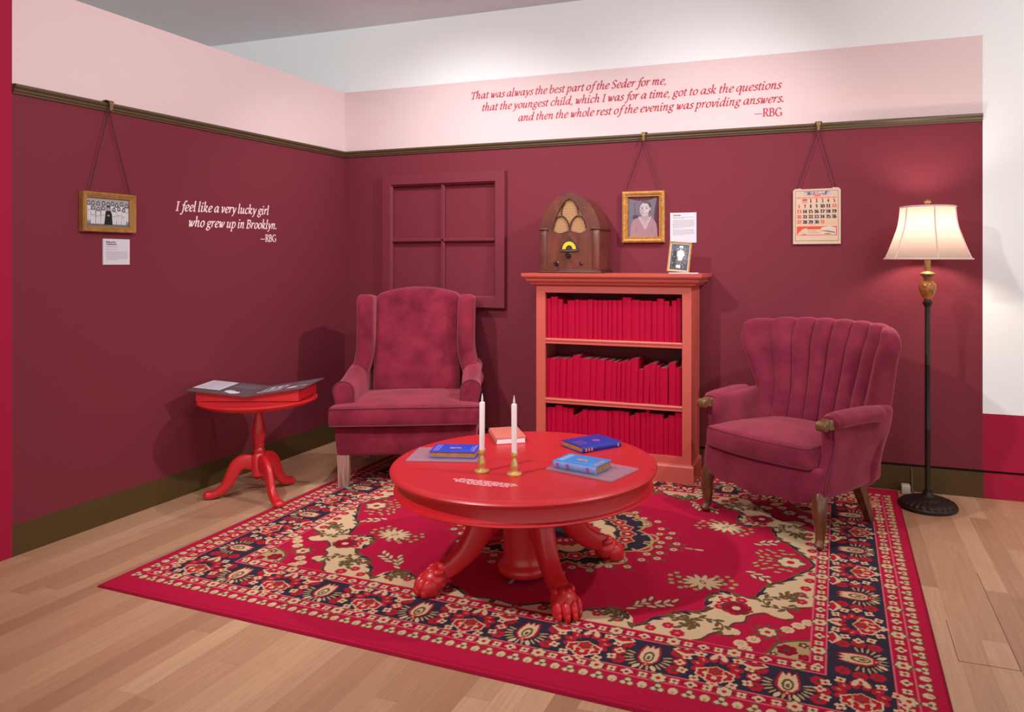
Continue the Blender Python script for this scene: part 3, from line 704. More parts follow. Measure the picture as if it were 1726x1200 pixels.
        for v in (-.028, .028): C.ell(*L(.068, v), .016, .008, CREAM, a + v * 20)
        for u, v in ((-.05, .085), (-.05, -.085), (0.0, .10), (0.0, -.10), (.05, .09), (.05, -.09)): C.flower(*L(u, v), .024, 7, FRED, BRN, u)
    def palm(x, y, a, k):
        ca, sa = math.cos(a), math.sin(a); L = lambda u, v: (x + u * ca - v * sa, y + u * sa + v * ca)
        for t in np.linspace(0, 2 * PI, 13)[:-1]:
            q = L(.082 * math.cos(t), .115 * math.sin(t)); C.flower(q[0], q[1], .018, 4, CREAM, FRED, t)
        for t in np.linspace(0, 2 * PI, 12)[:-1]:
            q = L(-.01 + .05 * math.cos(t), .062 * math.sin(t)); C.ell(q[0], q[1], .022, .014, FRED, a + t); C.ell(q[0], q[1], .008, .003, TAN, a + t + .5)
        for u, v in ((.03, -.03), (.03, .03), (.05, 0)): C.flower(*L(u, v), .026, 6, FRED, CREAM, a, CREAM)
        C.flower(*L(.012, 0), .024, 6, FRED, OLV, a, TAN)
        C.ell(*L(-.072, .014), .022, .01, CREAM, a + .5); C.ell(*L(-.072, -.014), .022, .01, CREAM, a - .5); C.ell(*L(-.075, 0), .01, .006, FRED, a)
    def cup(x, y, a, k):
        ca, sa = math.cos(a), math.sin(a); L = lambda u, v: (x + u * ca - v * sa, y + u * sa + v * ca)
        C.poly([L(-.02, -.03), L(-.006, -.045), L(.02, -.012), L(.024, .0), L(.02, .012), L(-.006, .045), L(-.02, .03), L(-.012, .015), L(-.026, 0), L(-.012, -.015)], CREAM)
        C.poly([L(-.014, -.026), L(-.004, -.034), L(.008, 0), L(-.004, .034), L(-.014, .026), L(-.018, 0)], FRED)
    PQ = 0.4735
    along(tulip, .43, PQ, .934, 1.281, .5, pe=1.2, qe=.8); along(palm, .43, PQ, .934, 1.281, 0.0, pe=1.0, qe=.7)
    palm(1.281, .925, PI / 2, 0)
    for k in (.25, .75, 1.25, 1.75, 2.25, 2.75):
        if k * .43 < 1.18: cup(k * .43, .868, PI / 2, 0)
        if k * PQ < .8: cup(1.205, k * PQ, 0.0, 0)
    A = C.a
    full = np.concatenate([A[::-1], A[1:]], 0); full = np.concatenate([full[:, ::-1], full[:, 1:]], 1)   # mirror: four quarters
    full[:3] = DRED; full[-3:] = DRED; full[:, :3] = DRED; full[:, -3:] = DRED
    ny, nx = full.shape[:2]
    FL, FR, BR, BL = [np.array(p) for p in ((.622, -2.414), (3.672, -2.525), (3.682, -.03), (.592, -.03))]
    S, T = np.meshgrid(np.linspace(0, 1, nx), np.linspace(0, 1, ny)); S = S[..., None]; T = T[..., None]
    XY = FL * (1 - S) * (1 - T) + FR * S * (1 - T) + BR * S * T + BL * (1 - S) * T
    d = np.minimum(np.minimum(S, 1 - S) * 3.05, np.minimum(T, 1 - T) * 2.45)
    Z = 0.008 * np.sqrt(np.clip(d / 0.006, 0, 1)) + 0.0004
    return tag(grid_mesh('area_rug', full, np.concatenate([XY, Z], -1), MT['rug']), 'large crimson oriental rug with navy floral border on oak floor', 'rug')
make_rug()
RZ = 0.0085   # top of the rug

# ================================================================== COFFEE TABLE
ct = thing('coffee_table', 'round glossy red pedestal coffee table with carved paw feet on rug', 'coffee table', (2.17, -1.762, RZ))
ZT = 0.4735 - RZ
prof = [(0.0, ZT), (0.505, ZT), (0.52, ZT - 0.001), (0.530, ZT - 0.005), (0.535, ZT - 0.012), (0.533, ZT - 0.02), (0.526, ZT - 0.026), (0.512, ZT - 0.029), (0.0, ZT - 0.029)]
top = MB().lathe(prof[::-1], 128).build('tabletop', MT['redtop'], ct)
# the seam where the top pulls apart
a = math.radians(8)
MB().box(-0.528, 0.528, -0.0007, 0.0007, ZT - 0.002, ZT + 0.0004).build('seam', mat('seam_line', lin(160, 26, 30), 0.5), top).rotation_euler = (0, 0, math.radians(5))
mb = MB(); mb.lathe([(0.46, ZT - 0.029), (0.504, ZT - 0.029), (0.504, ZT - 0.075), (0.506, ZT - 0.080), (0.518, ZT - 0.083), (0.520, ZT - 0.089), (0.514, ZT - 0.094), (0.46, ZT - 0.094)], 128)
mb.build('apron', MT['red'], ct)
MB().lathe([(0.0, 0.022), (0.102, 0.022), (0.108, 0.03), (0.109, 0.042), (0.104, 0.054), (0.094, 0.062), (0.088, 0.07), (0.086, 0.1), (0.086, 0.3), (0.1, 0.36), (0.12, ZT - 0.094), (0.0, ZT - 0.094)], 64).build('pedestal', MT['red'], ct)
def paw_leg(ang):
    mb = MB()
    pth = catmull([(0.075, 0.345), (0.125, 0.315), (0.17, 0.26), (0.205, 0.195), (0.25, 0.135), (0.305, 0.095), (0.355, 0.078)], 5)
    hw = np.interp(np.linspace(0, 1, len(pth)), [0, .35, .75, 1], [.036, .040, .033, .030]); hh = np.interp(np.linspace(0, 1, len(pth)), [0, .3, .7, 1], [.07, .062, .042, .034])
    rings = []
    for i, (r, z) in enumerate(pth):
        q0 = pth[max(i - 1, 0)]; q1 = pth[min(i + 1, len(pth) - 1)]; t = Vector((q1[0] - q0[0], 0, q1[1] - q0[1])).normalized(); nrm = Vector((-t.z, 0, t.x))
        ring = []
        for k in range(20):
            aa = 2 * PI * k / 20; cx, cy = math.cos(aa), math.sin(aa)
            e = lambda v: math.copysign(abs(v) ** 0.62, v)
            p = Vector((r, 0, z)) + nrm * (-e(cy) * hh[i]) * -1 + Vector((0, e(cx) * hw[i] * (1 - 0.25 * (cy > 0.3) * (abs(cx) < 0.35)), 0))
            ring.append(p)
        rings.append(ring)
    mb.loft(rings)
    o = mb.build('leg', MT['red'], ct); o.rotation_euler = (0, 0, ang)
    pw = MB(); pw.ball((0.375, 0, 0.052), (0.055, 0.05, 0.045))
    for y, x, r in ((-.04, .40, .023), (-.0145, .416, .026), (.0145, .416, .026), (.04, .40, .023)):
        pw.ball((x, y, 0.036), (.034, r * .72, .034)); pw.ball((x + .022, y, 0.02), (.016, .011, .02)); pw.ball((x - .035, y * .85, .086), (.024, .012, .014))
    pw.box(0.36, 0.41, -.03, .03, 0.0, 0.01)
    pw.build('paw_foot', MT['red'], o)
for k in range(4): paw_leg(PI / 4 + k * PI / 2)
txt = MB()
for i, (xa, xb, y) in enumerate(((-.125, .10, -.318), (-.15, .118, -.330), (-.135, .107, -.342), (-.128, .09, -.354), (-.075, .035, -.366))):
    bars(txt, xa, xb, y, .0062, UP, 0.0007, 40 + i, gap=.004, wmin=.01, wmax=.034)
txt.build('lettering', mat('white_table_lettering', lin(250, 190, 200), 0.5), top, smooth=0, loc=(0.0, 0.0, ZT))

# ---- candles in brass holders
def candlestick(x, y, lab, tilt):
    t = thing('candlestick', lab, 'candlestick', (x, y, 0.4737), 0, 'brass candlesticks on the red table')
    MB().lathe([(0, 0), (.0275, 0), (.029, .003), (.0285, .007), (.025, .0095), (.017, .011), (.0125, .013), (.0115, .018), (.014, .027), (.0152, .035), (.013, .046), (.0085, .058), (.0062, .066), (.0068, .069), (.0125, .071), (.0135, .074), (.0138, .086), (.0128, .088), (.0105, .086), (.0105, .079), (0, .079)], 40).build('holder', MT['brass'], t)
    c = MB().lathe([(0, .08), (.0098, .08), (.0104, .15), (.0106, .262), (.0098, .268), (.006, .2695), (0, .2695)], 32).build('candle', MT['wax'], t)
    MB().lathe([(0, .2685), (.0038, .269), (.0046, .276), (.0036, .285), (.0016, .297), (0, .303)], 20).build('flame_tip', MT['flame'], c)
    c.rotation_euler = (0, tilt, 0)
    return t
candlestick(2.08, -1.972, 'left brass candlestick with white taper, right beside the bright blue book', 0.008)
candlestick(2.214, -1.966, 'right brass candlestick with white taper, nearer the middle of red table', -0.004)

# ---- books lying on the coffee table
def hardback(name, lab, c, ang, L, W, T, z, cover, spine, pages, spine_side=-1, group='books on the red coffee table'):
    """L along the spine (local x), W across; the spine lies on the -y side when spine_side is -1"""
    t = thing(name, lab, 'book', (c[0], c[1], z), ang, group)
    s = spine_side; th = 0.0028; mb = MB()
    mb.rbox((-L / 2, -W / 2, 0), (L / 2, W / 2, th), .001, (2, 2, 1)); mb.rbox((-L / 2, -W / 2, T - th), (L / 2, W / 2, T), .001, (2, 2, 1))
    cv = mb.build('cover', cover, t)
    sp = [(s * (W / 2 - 0.001) + s * 0.005 * math.sin(PI * k / 10), T * k / 10) for k in range(11)]; ins = [(y - s * .003, min(max(z_, .0015), T - .0015)) for y, z_ in sp][::-1]
    mb = MB(); mb.prism(sp + ins, lambda a_, b_, d: (d, a_, b_), -L / 2, L / 2); mb.build('spine', spine, t)
    pg = MB(); y0, y1 = (-W / 2 + .003, W / 2 - .004) if s < 0 else (-W / 2 + .004, W / 2 - .003)
    pg.box(-L / 2 + .004, L / 2 - .004, y0, y1, th, T - th); pg.build('page_block', pages, t, smooth=0)
    return t, cv
t, cv = hardback('book', 'salmon book with white page edges, at back left of red table', (1.946, -1.442), math.radians(124), .213, .134, .029, .4737, MT['salmon'], MT['salmon'], MT['whitepage'], 1)
bx_ = MB(); bx_.add([(x * .006, y * .006, .0293) for x, y in ((1, 0), (.5, .87), (-.5, .87), (-1, 0), (-.5, -.87), (.5, -.87))], [tuple(range(6))]); bx_.build('emblem', mat('faint_rose_stamp', lin(196, 92, 84), .5), t, smooth=0)
t, cv = hardback('book', 'plain dark blue book without dust jacket, back right on red table', (2.352, -1.453), math.radians(53.6), .205, .158, .026, .4737, MT['navyblue'], MT['navyblue'], MT['tanpage'], -1)
mb = MB(); mb.lathe([(.006, .0262), (.017, .0262), (.017, .0265), (.006, .0265)], 24, (0.02, -.01)); mb.lathe([(0, .0263), (.006, .0263), (0, .0266)], 12, (0.02, -.01)); mb.build('emblem', MT['rosestamp'], t)
mb = MB()
for i in range(4): bars(mb, -.085, -.035, -.035 + i * .017, .006, UP, .0262, 60 + i)
mb.build('title_stamp', MT['rosestamp'], t, smooth=0)
for x in (-.085, -.07, -.055, .085): MB().box(x - .004, x + .004, -.0845, -.0838, .006, .02).build('spine_stamp', MT['orange'], t, smooth=0)
def jacket_art(t, L, W, T, left_mat, right_mat, stamp, seed):
    mb = MB(); z = T + .0003
    for i in range(3): 
        for k in range(1): bars(mb, -W * .38, W * .38, -L * .44 + i * L * .045, .005, lambda x, y, d: (y, x, d), z, seed + i, wmin=.008, wmax=.03)
    mb.build('lettering', left_mat, t, smooth=0)
    mb = MB(); bars(mb, -W * .38, W * .38, L * .40, .008, lambda x, y, d: (y, x, d), z, seed + 9, wmin=.01, wmax=.03); bars(mb, -W * .3, W * .3, L * .355, .004, lambda x, y, d: (y, x, d), z, seed + 10)
    mb.build('lettering', right_mat, t, smooth=0)
    mb = MB()
    mb.add([(x, y, z) for x, y in ((-.024, -.008), (-.006, -.012), (.006, -.004), (.026, -.010), (.022, .006), (.006, .008), (-.004, .004), (-.022, .010))], [tuple(range(8))])
    mb.build('emblem', stamp, t, smooth=0)
t, cv = hardback('book', 'light blue jacketed book on clear plate at right of red table', (2.434, -1.811), math.radians(-12.5), .192, .122, .029, .4823, MT['skyblue'], MT['paleblue'], MT['tanpage'], -1)
jacket_art(t, .192, .122, .029, MT['palestamp'], MT['orange'], MT['orange'], 100)
for x in (-.075, -.03, .06): MB().box(x - .006, x + .006, -.0664, -.0657, .007, .022).build('spine_stamp', MT['rosestamp'], t, smooth=0)
t, cv = hardback('book', 'bright blue book on clear plate at left, beside candlesticks', (1.875, -1.799), math.radians(15.5), .191, .128, .026, .4823, MT['blue'], MT['blue'], MT['tanpage'], 1)
jacket_art(t, .191, .128, .026, MT['lilacstamp'], MT['lilacstamp'], MT['orange'], 130)
def plate(lab, c, ang, L, W):
    o = MB().rbox((-L / 2, -W / 2, 0), (L / 2, W / 2, .008), .0025, (1, 1, 1)).build('acrylic_plate', MT['acrylic'])
    o.location = (c[0], c[1], .474); o.rotation_euler = (0, 0, math.radians(ang)); return tag(o, lab, 'plate', 'clear plates under the books')
plate('frosted clear plate under the light blue book, right side of table', (2.471, -1.804), -15.3, .299, .202)
plate('frosted clear plate under the bright blue book, left side of table', (1.837, -1.803), 15.9, .291, .207)

# ================================================================== SIDE TABLE with a reading panel
st = thing('side_table', 'small round red tripod side table against left wall', 'side table', (.414, -1.312, 0))
MB().lathe([(0, .512), (.262, .512), (.268, .514), (.272, .52), (.285, .523), (.298, .528), (.303, .534), (.303, .539), (.298, .5425), (.286, .542), (.282, .540), (0, .540)], 96).build('tabletop', MT['red'], st)
MB().lathe([(0, .122), (.03, .122), (.036, .126), (.037, .23), (.033, .238), (.028, .244), (.027, .25), (.031, .257), (.031, .264), (.026, .27), (.024, .276), (.029, .284), (.03, .29), (.025, .297), (.0285, .31), (.034, .34), (.0345, .362), (.030, .395), (.021, .435), (.0175, .462), (.019, .472), (.026, .48), (.034, .488), (.036, .497), (.033, .504), (.06, .512), (0, .512)], 48).build('column', MT['red'], st)
MB().lathe([(0, .094), (.008, .095), (.016, .101), (.017, .107), (.011, .113), (.012, .119), (.02, .124), (0, .124)], 32).build('finial', MT['red'], st)
for ang, z0 in ((206, 0), (334, .008), (92, 0)):
    pth = catmull([(.02, .192), (.07, .200), (.112, .178), (.140, .128), (.165, .078), (.20, .043), (.238, .026), (.262, .024)], 5); N = len(pth)
    hh = np.interp(np.linspace(0, 1, N), [0, .3, .6, .85, 1], [.044, .037, .028, .021, .022]); hw = np.interp(np.linspace(0, 1, N), [0, .5, .8, 1], [.019, .019, .021, .028]); rings = []
    for i, (r, z) in enumerate(pth):
        q0 = pth[max(i - 1, 0)]; q1 = pth[min(i + 1, N - 1)]; t = Vector((q1[0] - q0[0], 0, q1[1] - q0[1])).normalized(); nrm = Vector((-t.z, 0, t.x)); ring = []
        for k in range(18):
            aa = 2 * PI * k / 18; e = lambda v: math.copysign(abs(v) ** .7, v); p = Vector((r, 0, z)) + nrm * e(math.sin(aa)) * hh[i] + Vector((0, e(math.cos(aa)) * hw[i], 0))
            p.z = max(p.z, z0 + .0005); ring.append(p)
        rings.append(ring)
    mb = MB(); mb.loft(rings); mb.ball((.262, 0, .0235 + z0 * .5), (.024, .028, .023 - z0 * .5))
    mb.build('leg', MT['red'], st).rotation_euler = (0, 0, math.radians(ang))
rp_ = thing('reading_panel', 'open grey photo panel on red wedge base, on the side table', 'display panel', (.385, -1.285, .5428), math.radians(20))
prof = [(-.27, 0), (.27, 0), (.27, .066), (0, .026), (-.27, .054)]
mb = MB(); mb.prism(prof, lambda x, z, d: (x, d, z), -.14, .14); mb.build('wedge_base', MT['red'], rp_, smooth=0)
def panel_side(s, zr):
    L = .308; ln = math.hypot(L, zr); a = math.atan2(zr, L)
    o = MB().box(0, ln, -.165, .165, 0, .004).build('panel', MT['paneldark'], rp_, smooth=0)
    R_ = Matrix.Rotation(-a, 3, 'Y')
    o.rotation_euler = (R_ if s > 0 else Matrix.Rotation(PI, 3, 'Z') @ R_).to_euler(); o.location = (0, 0, .0275 if s > 0 else .0273)
    return o
lp = panel_side(-1, .033); rpp = panel_side(1, .046)
def img(parent, x0, x1, y0, y1, name, fn, z=.0047, n=40):
    C = Canvas(x0, x1, y0, y1, n * 2, n, L3(214, 206, 220)); fn(C)
    X, Y = np.meshgrid(C.xs, C.ys); return grid_mesh(name, C.a, np.stack([X, Y, np.full_like(X, z)], -1), MT['printed'], parent)
W_ = L3(224, 214, 228); G_ = L3(150, 140, 150); D_ = L3(70, 58, 66)
def f1(C):
    for i in range(9): C.rect(.19, .25, -.12 + i * .02, -.113 + i * .02, L3(190, 180, 194)); C.rect(.262, .30, -.12 + i * .02, -.113 + i * .02, L3(190, 180, 194))
    C.rect(.254, .257, -.1, .2, G_)
def f2(C):
    C.rect(0, .3, -.3, .3, L3(110, 96, 104)); C.ell(.09, .1, .03, .04, W_); C.ell(.08, .06, .018, .018, D_); C.ell(.12, .09, .02, .03, W_)
img(lp, .17, .315, -.15, .09, 'photograph', f1); img(lp, .05, .14, .04, .15, 'photograph', f2)
mb = MB()
for i in range(4): bars(mb, .03, .15, -.10 + i * .022, .006, UP, .0047, 200 + i)
mb.build('lettering', MT['inkgrey'], lp, smooth=0)
def f3(C):
    C.rect(0, .4, -.3, .3, L3(170, 160, 172))
    for i in range(6): C.ell(.06 + i * .02, .01, .008, .03, W_ if i % 2 else D_)
def f4(C):
    C.rect(0, .4, -.3, .3, L3(168, 140, 152)); C.ell(.25, -.08, .03, .02, D_); C.ell(.22, -.08, .03, .014, W_); C.ell(.27, -.1, .02, .02, L3(120, 90, 104))
img(rpp, .04, .16, -.06, .07, 'photograph', f3); img(rpp, .19, .29, -.12, -.03, 'photograph', f4)
mb = MB(); mb.box(.035, .165, -.105, -.085, .0045, .0049); mb.build('caption', MT['panelprint'], rpp, smooth=0)
mb = MB()
for i in range(3): bars(mb, .19, .30, .04 + i * .022, .006, UP, .0047, 220 + i)
mb.build('lettering', MT['inkgrey'], rpp, smooth=0)

# ================================================================== FLOOR LAMP
fl = thing('floor_lamp', 'lit floor lamp with ivory bell shade in back right corner', 'lamp', (3.81, -.262, 0))
rib = lambda r, z, a: r + (.004 * math.sin(a * 26) if .026 < z < .046 and r > .05 else 0)
MB().lathe([(0, 0), (.142, 0), (.145, .006), (.144, .016), (.138, .021), (.134, .023), (.134, .027), (.125, .032), (.105, .040), (.085, .045), (.08, .046), (.072, .052), (.05, .056), (.034, .060), (.026, .068), (.022, .08), (.022, .086), (.0, .086)], 156, f=rib).build('base', MT['bronze'], fl)
MB().lathe([(0, .08), (.0135, .08), (.0135, .40), (.0142, .402), (.0142, .407), (.0135, .409), (.0135, .74), (.0142, .742), (.0142, .747), (.0135, .749), (.0135, 1.045), (.018, 1.05), (.023, 1.062), (.024, 1.07), (.017, 1.078), (.016, 1.085), (0, 1.085)], 32).build('pole', MT['bronze'], fl)
MB().lathe([(0, 1.083), (.02, 1.084), (.022, 1.09), (.032, 1.108), (.041, 1.13), (.044, 1.15), (.042, 1.166), (.034, 1.178), (.02, 1.184), (0, 1.184)], 48).build('urn', MT['amber'], fl)
MB().lathe([(0, 1.183), (.018, 1.184), (.02, 1.195), (.03, 1.208), (.039, 1.213), (.039, 1.218), (.028, 1.224), (.017, 1.23), (.015, 1.24), (.014, 1.31), (0, 1.31)], 40).build('neck', MT['antique'], fl)
MB().lathe([(0, 1.30), (.004, 1.30), (.004, 1.57), (0, 1.57)], 10).build('harp', MT['antique'], fl)
MB().lathe([(0, 1.566), (.014, 1.566), (.017, 1.571), (.011, 1.575), (.008, 1.58), (.014, 1.586), (.0165, 1.594), (.013, 1.602), (0, 1.606)], 24).build('finial', MT['antique'], fl)
SP = [(.133, 1.566), (.1345, 1.545), (.139, 1.50), (.1465, 1.46), (.158, 1.425), (.172, 1.385), (.187, 1.345), (.201, 1.312), (.211, 1.292)]
sp_c = catmull(SP, 4)
mb = MB(); n = 120; v = []; fc = []
scal = lambda a: 1 - .012 * abs(math.sin(3 * (a - math.radians(-8))))
for r, z in sp_c:
    for i in range(n): a = 2 * PI * i / n; v.append((r * scal(a) * math.cos(a), r * scal(a) * math.sin(a), z))
for k in range(len(sp_c) - 1):
    for i in range(n): j = (i + 1) % n; fc.append((k * n + i, k * n + j, (k + 1) * n + j, (k + 1) * n + i))
mb.add(v, fc); sh = mb.build('lamp_shade', MT['shade'], fl)
PH = math.radians(-90 + 19.6 - 11.7)
for q in range(6):
    a = PH + q * PI / 3
    mb = MB(); mb.tube([((r + .0012) * scal(a) * math.cos(a), (r + .0012) * scal(a) * math.sin(a), z) for r, z in sp_c], .0036, 8); mb.build('shade_seam', MT['shadetrim'], sh)
for z, r, th in ((1.564, .1335, .004), (1.2945, .2105, .0045)):
    mb = MB(); mb.tube([(r * scal(2 * PI * k / 90) * math.cos(2 * PI * k / 90), r * scal(2 * PI * k / 90) * math.sin(2 * PI * k / 90), z) for k in range(90)], th, 8, closed=True); mb.build('shade_trim', MT['shadetrim'], sh)
pl = bpy.data.lights.new('lamp_bulb', 'POINT'); pl.energy = 11.5; pl.color = (1.0, .81, .65); pl.shadow_soft_size = .05
po = bpy.data.objects.new('lamp_bulb', pl); COL.objects.link(po); po.parent = fl; po.location = (0.0, -.0, 1.44)
mb = MB(); mb.tube(catmull([(3.755, -.014, .135), (3.757, -.012, .1), (3.758, -.012, .05), (3.758, -.02, .02), (3.765, -.07, .006), (3.79, -.10, .005), (3.80, -.14, .006)], 6), .004, 8)
tag(mb.build('power_cord', MT['cord']), 'thin brown cord running down the baseboard behind the floor lamp', 'cord')
mb = MB(); mb.rbox((3.70, -.075, 0), (3.745, -.022, .05), .006, (1, 1, 1)); tag(mb.build('outlet_box', MT['plastic']), 'small white plastic outlet box on floor behind the lamp base', 'outlet')

# ================================================================== BOOKCASE
X0, X1, YF, YB, BZ = 1.624, 2.581, -.30, -.002, RZ
bc = thing('bookcase', 'coral red bookcase with moulded top, standing against back wall', 'bookcase', (0, 0, 0))
for x in (X0, X1 - .03):
    MB().box(x, x + .03, YF + .018, YB - .022, BZ, 1.135).build('side_panel', MT['coral'], bc, smooth=0)
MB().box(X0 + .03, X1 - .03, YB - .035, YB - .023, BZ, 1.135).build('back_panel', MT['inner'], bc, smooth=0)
mb = MB(); mb.box(X0, X0 + .058, YF, YF + .018, .1, 1.135); mb.box(X1 - .053, X1, YF, YF + .018, .1, 1.135); mb.box(X0 + .058, X1 - .053, YF, YF + .018, 1.092, 1.135); mb.box(X0 + .058, X1 - .053, YF, YF + .018, .1, .1545)
mb.build('face_frame', MT['coral'], bc, smooth=0)
for z0, z1, nm in ((.137, .155, 'bottom_shelf'), (.416, .446, 'shelf'), (.780, .812, 'shelf')):
    mb = MB()
    if nm == 'shelf':
        h = z1 - z0
        P = [(YF + .004, z0), (YF + .004, z0 + h * .35), (YF + .007, z0 + h * .4), (YF + .003, z0 + h * .5), (YF + .001, z0 + h * .75), (YF + .004, z1), (YB - .036, z1), (YB - .036, z0)]
        mb.prism(P, lambda a_, b_, d: (d, a_, b_), X0 + .031, X1 - .031)
    else: mb.box(X0 + .031, X1 - .031, YF + .0185, YB - .036, z0, z1)
    mb.build(nm, MT['coral'], bc, smooth=0)
def rect_loft(prof, x0, x1, yf, yb):
    mb = MB(); rings = [[(x0 - o, yf - o, z), (x1 + o, yf - o, z), (x1 + o, yb, z), (x0 - o, yb, z)] for o, z in prof]; mb.loft(rings); return mb
rect_loft([(.002, 1.1352), (.014, 1.137), (.026, 1.143), (.030, 1.151), (.032, 1.158), (.046, 1.160), (.05, 1.168), (.052, 1.181), (.064, 1.183), (.07, 1.192), (.072, 1.209), (.072, 1.21)], X0, X1, YF, YB - .001).build('crown_moulding', MT['coral'], bc, smooth=0)
rect_loft([(.016, BZ), (.016, .100), (.012, .108), (.003, .114), (.002, .1145)], X0, X1, YF, YB - .036).build('plinth', MT['coral'], bc, smooth=0)
ROWS = [
 ('top', .8125, [(1.6726, .035, .241), (1.708, .047, .253), (1.7552, .032, .238), (1.7874, .03, .21), (1.8179, .047, .232), (1.865, .027, .237), (1.8922, .054, .234), (1.9462, .034, .239), (1.9805, .028, .235), (2.0087, .031, .235), (2.0397, .034, .236), (2.0735, .028, .237), (2.1012, .031, .237), (2.1321, .03, .238), (2.1625, .055, .255), (2.2173, .05, .241), (2.2673, .031, .237), (2.2985, .045, .238), (2.3437, .031, .236), (2.3746, .04, .251), (2.4151, .032, .238), (2.447, .014, .209), (2.4609, .03, .241), (2.4912, .027, .255)]),
 ('middle', .4465, [(1.6719, .021, .237), (1.6931, .044, .238), (1.7371, .032, .24), (1.7695, .039, .241), (1.8081, .042, .243), (1.8497, .045, .263), (1.8943, .068, .246), (1.9621, .039, .247), (2.0012, .053, .244), (2.054, .042, .239), (2.0957, .035, .236), (2.131, .024, .233), (2.1554, .03, .242), (2.1858, .03, .243), (2.2161, .044, .261), (2.2598, .031, .198), (2.2912, .037, .218), (2.3284, .042, .237), (2.3699, .019, .222), (2.389, .05, .214), (2.4432, .042, .246), (2.4854, .032, .221), (2.5172, .016, .255)]),
 ('bottom', .1555, [(1.6729, .037, .228), (1.7098, .031, .23), (1.7408, .045, .246), (1.7858, .033, .233), (1.8193, .035, .23), (1.854, .029, .19), (1.8831, .029, .205), (1.912, .034, .228), (1.9462, .056, .226), (2.002, .072, .23), (2.0735, .025, .232), (2.0988, .0107, .235), (2.1095, .037, .236), (2.1463, .03, .235), (2.1767, .03, .233), (2.207, .035, .212), (2.2417, .032, .233), (2.2733, .036, .235), (2.3091, .021, .255), (2.3299, .03, .233), (2.3595, .053, .233), (2.4125, .029, .209), (2.4417, .041, .231), (2.4825, .043, .25)]),
]
ORD = 'first second third fourth fifth sixth seventh eighth ninth tenth eleventh twelfth'.split()
def ordinal(i, n):
    if i == 0: return 'leftmost'
    if i == n - 1: return 'rightmost'
    return ORD[i] + ' from left' if i < 12 else ORD[n - 1 - i] + ' from right'
rb = random.Random(3)
unit = None
def unit_book():
    """one cloth-wrapped book, a unit wide, deep and tall, that every shelf copy scales"""
    t = bpy.data.objects.new('book', None); COL.objects.link(t)
    mb = MB(); sp = [(-.5 + .5 * (1 - math.cos(a)), -.5 - .018 * math.sin(a)) for a in np.linspace(0, PI, 9)]
    outline = [(-.5, .5), (-.5, -.5)] + sp[1:-1] + [(.5, -.5), (.5, .5), (.40, .5), (.40, -.46), (-.40, -.46), (-.40, .5)]
    mb.prism(outline, lambda x, y, d: (x, y, d), 0, 1); c = mb.build('cover', MT['bookred'], t, smooth=50)
    p = MB().box(-.395, .395, -.455, .48, .01, .985).build('page_block', MT['pages'], t, smooth=0)
    return t, c, p
ut, uc, up_ = unit_book(); first = True
for shelf, z, books in ROWS:
    n = len(books)
    hs = [b_[2] for b_ in books]
    for i, (x, wd, h) in enumerate(books):
        if first: t = ut; first = False
        else:
            t = ut.copy(); COL.objects.link(t)
            for ch in (uc, up_): c = ch.copy(); COL.objects.link(c); c.parent = t
        dp = .17 + rb.uniform(-.015, .015); yf = -.272 + rb.uniform(-.006, .004)
        lean = math.radians(1.6) if (shelf == 'middle' and i < 17) else 0.0
        t.location = (x + wd / 2 - (h * math.tan(lean) / 2 if lean else 0), yf + dp / 2, z + (wd / 2 * math.sin(lean) if lean else 0)); t.scale = (wd - .0012, dp, h); t.rotation_euler = (0, lean, 0)
        size = ('thin ' if wd < .025 else 'thick ' if wd > .048 else '') + ('tall ' if h > .2495 else 'short ' if h < .222 else '')
        t['label'] = size + 'crimson wrapped book, ' + ordinal(i, n) + ' on ' + shelf + ' shelf of the bookcase'
        t['category'] = 'book'; t['group'] = 'crimson books on the ' + shelf + ' shelf'

# ================================================================== RADIO on the bookcase
ra = thing('cathedral_radio', 'old wooden arched tabletop radio with yellow dial on bookcase', 'radio', (1.8255, -.14, 1.2105))
HALF = [(-.193, .265), (-.188, .305), (-.176, .345), (-.157, .382), (-.132, .415), (-.103, .443), (-.072, .465), (-.044, .479), (-.018, .488), (0, .494)]
arch = HALF + [(-x, z) for x, z in HALF[:-1]][::-1]
body = [(-.193, .018)] + arch + [(.193, .018)]
XZ = lambda x, z, d: (x, d, z)
mb = MB(); mb.prism([(x * .97, z - (.006 if z > .3 else 0)) for x, z in body], XZ, -.105, .11); mb.build('cabinet', MT['radio'], ra, smooth=25)
HOLE_L = catmull([(0, .457), (-.03, .437), (-.063, .392), (-.091, .334), (-.107, .291), (-.114, .262)], 4) + catmull([(-.114, .262), (-.089, .248), (-.058, .244), (-.027, .250), (0, .26)], 4)[1:]
hole = HOLE_L[:-1] + [(0, .26)] + [(-x, z) for x, z in HOLE_L[1:-1]][::-1]
from mathutils.geometry import tessellate_polygon
def plate_with_hole(outer, holes, y0, y1):
    loops = [outer] + holes; flat = [p for l in loops for p in l]; N = len(flat)
    tri = tessellate_polygon([[Vector((x, z, 0)) for x, z in l] for l in loops]); mb = MB()
    v = [(x, y0, z) for x, z in flat] + [(x, y1, z) for x, z in flat]; f = [tuple(t) for t in tri] + [tuple(i + N for i in t)[::-1] for t in tri]; o = 0
    for l in loops:
        for i in range(len(l)): j = (i + 1) % len(l); f.append((o + i, o + j, N + o + j, N + o + i))
        o += len(l)
    return mb.add(v, f)
plate_with_hole(body, [hole], -.118, -.105).build('front_board', MT['radio'], ra, smooth=25)
mb = MB(); mb.add([(x * 1.01, -.1065, z) for x, z in hole], [tuple(range(len(hole)))]); mb.build('grille_cloth', MT['grille'], ra, smooth=0)
mb = MB()
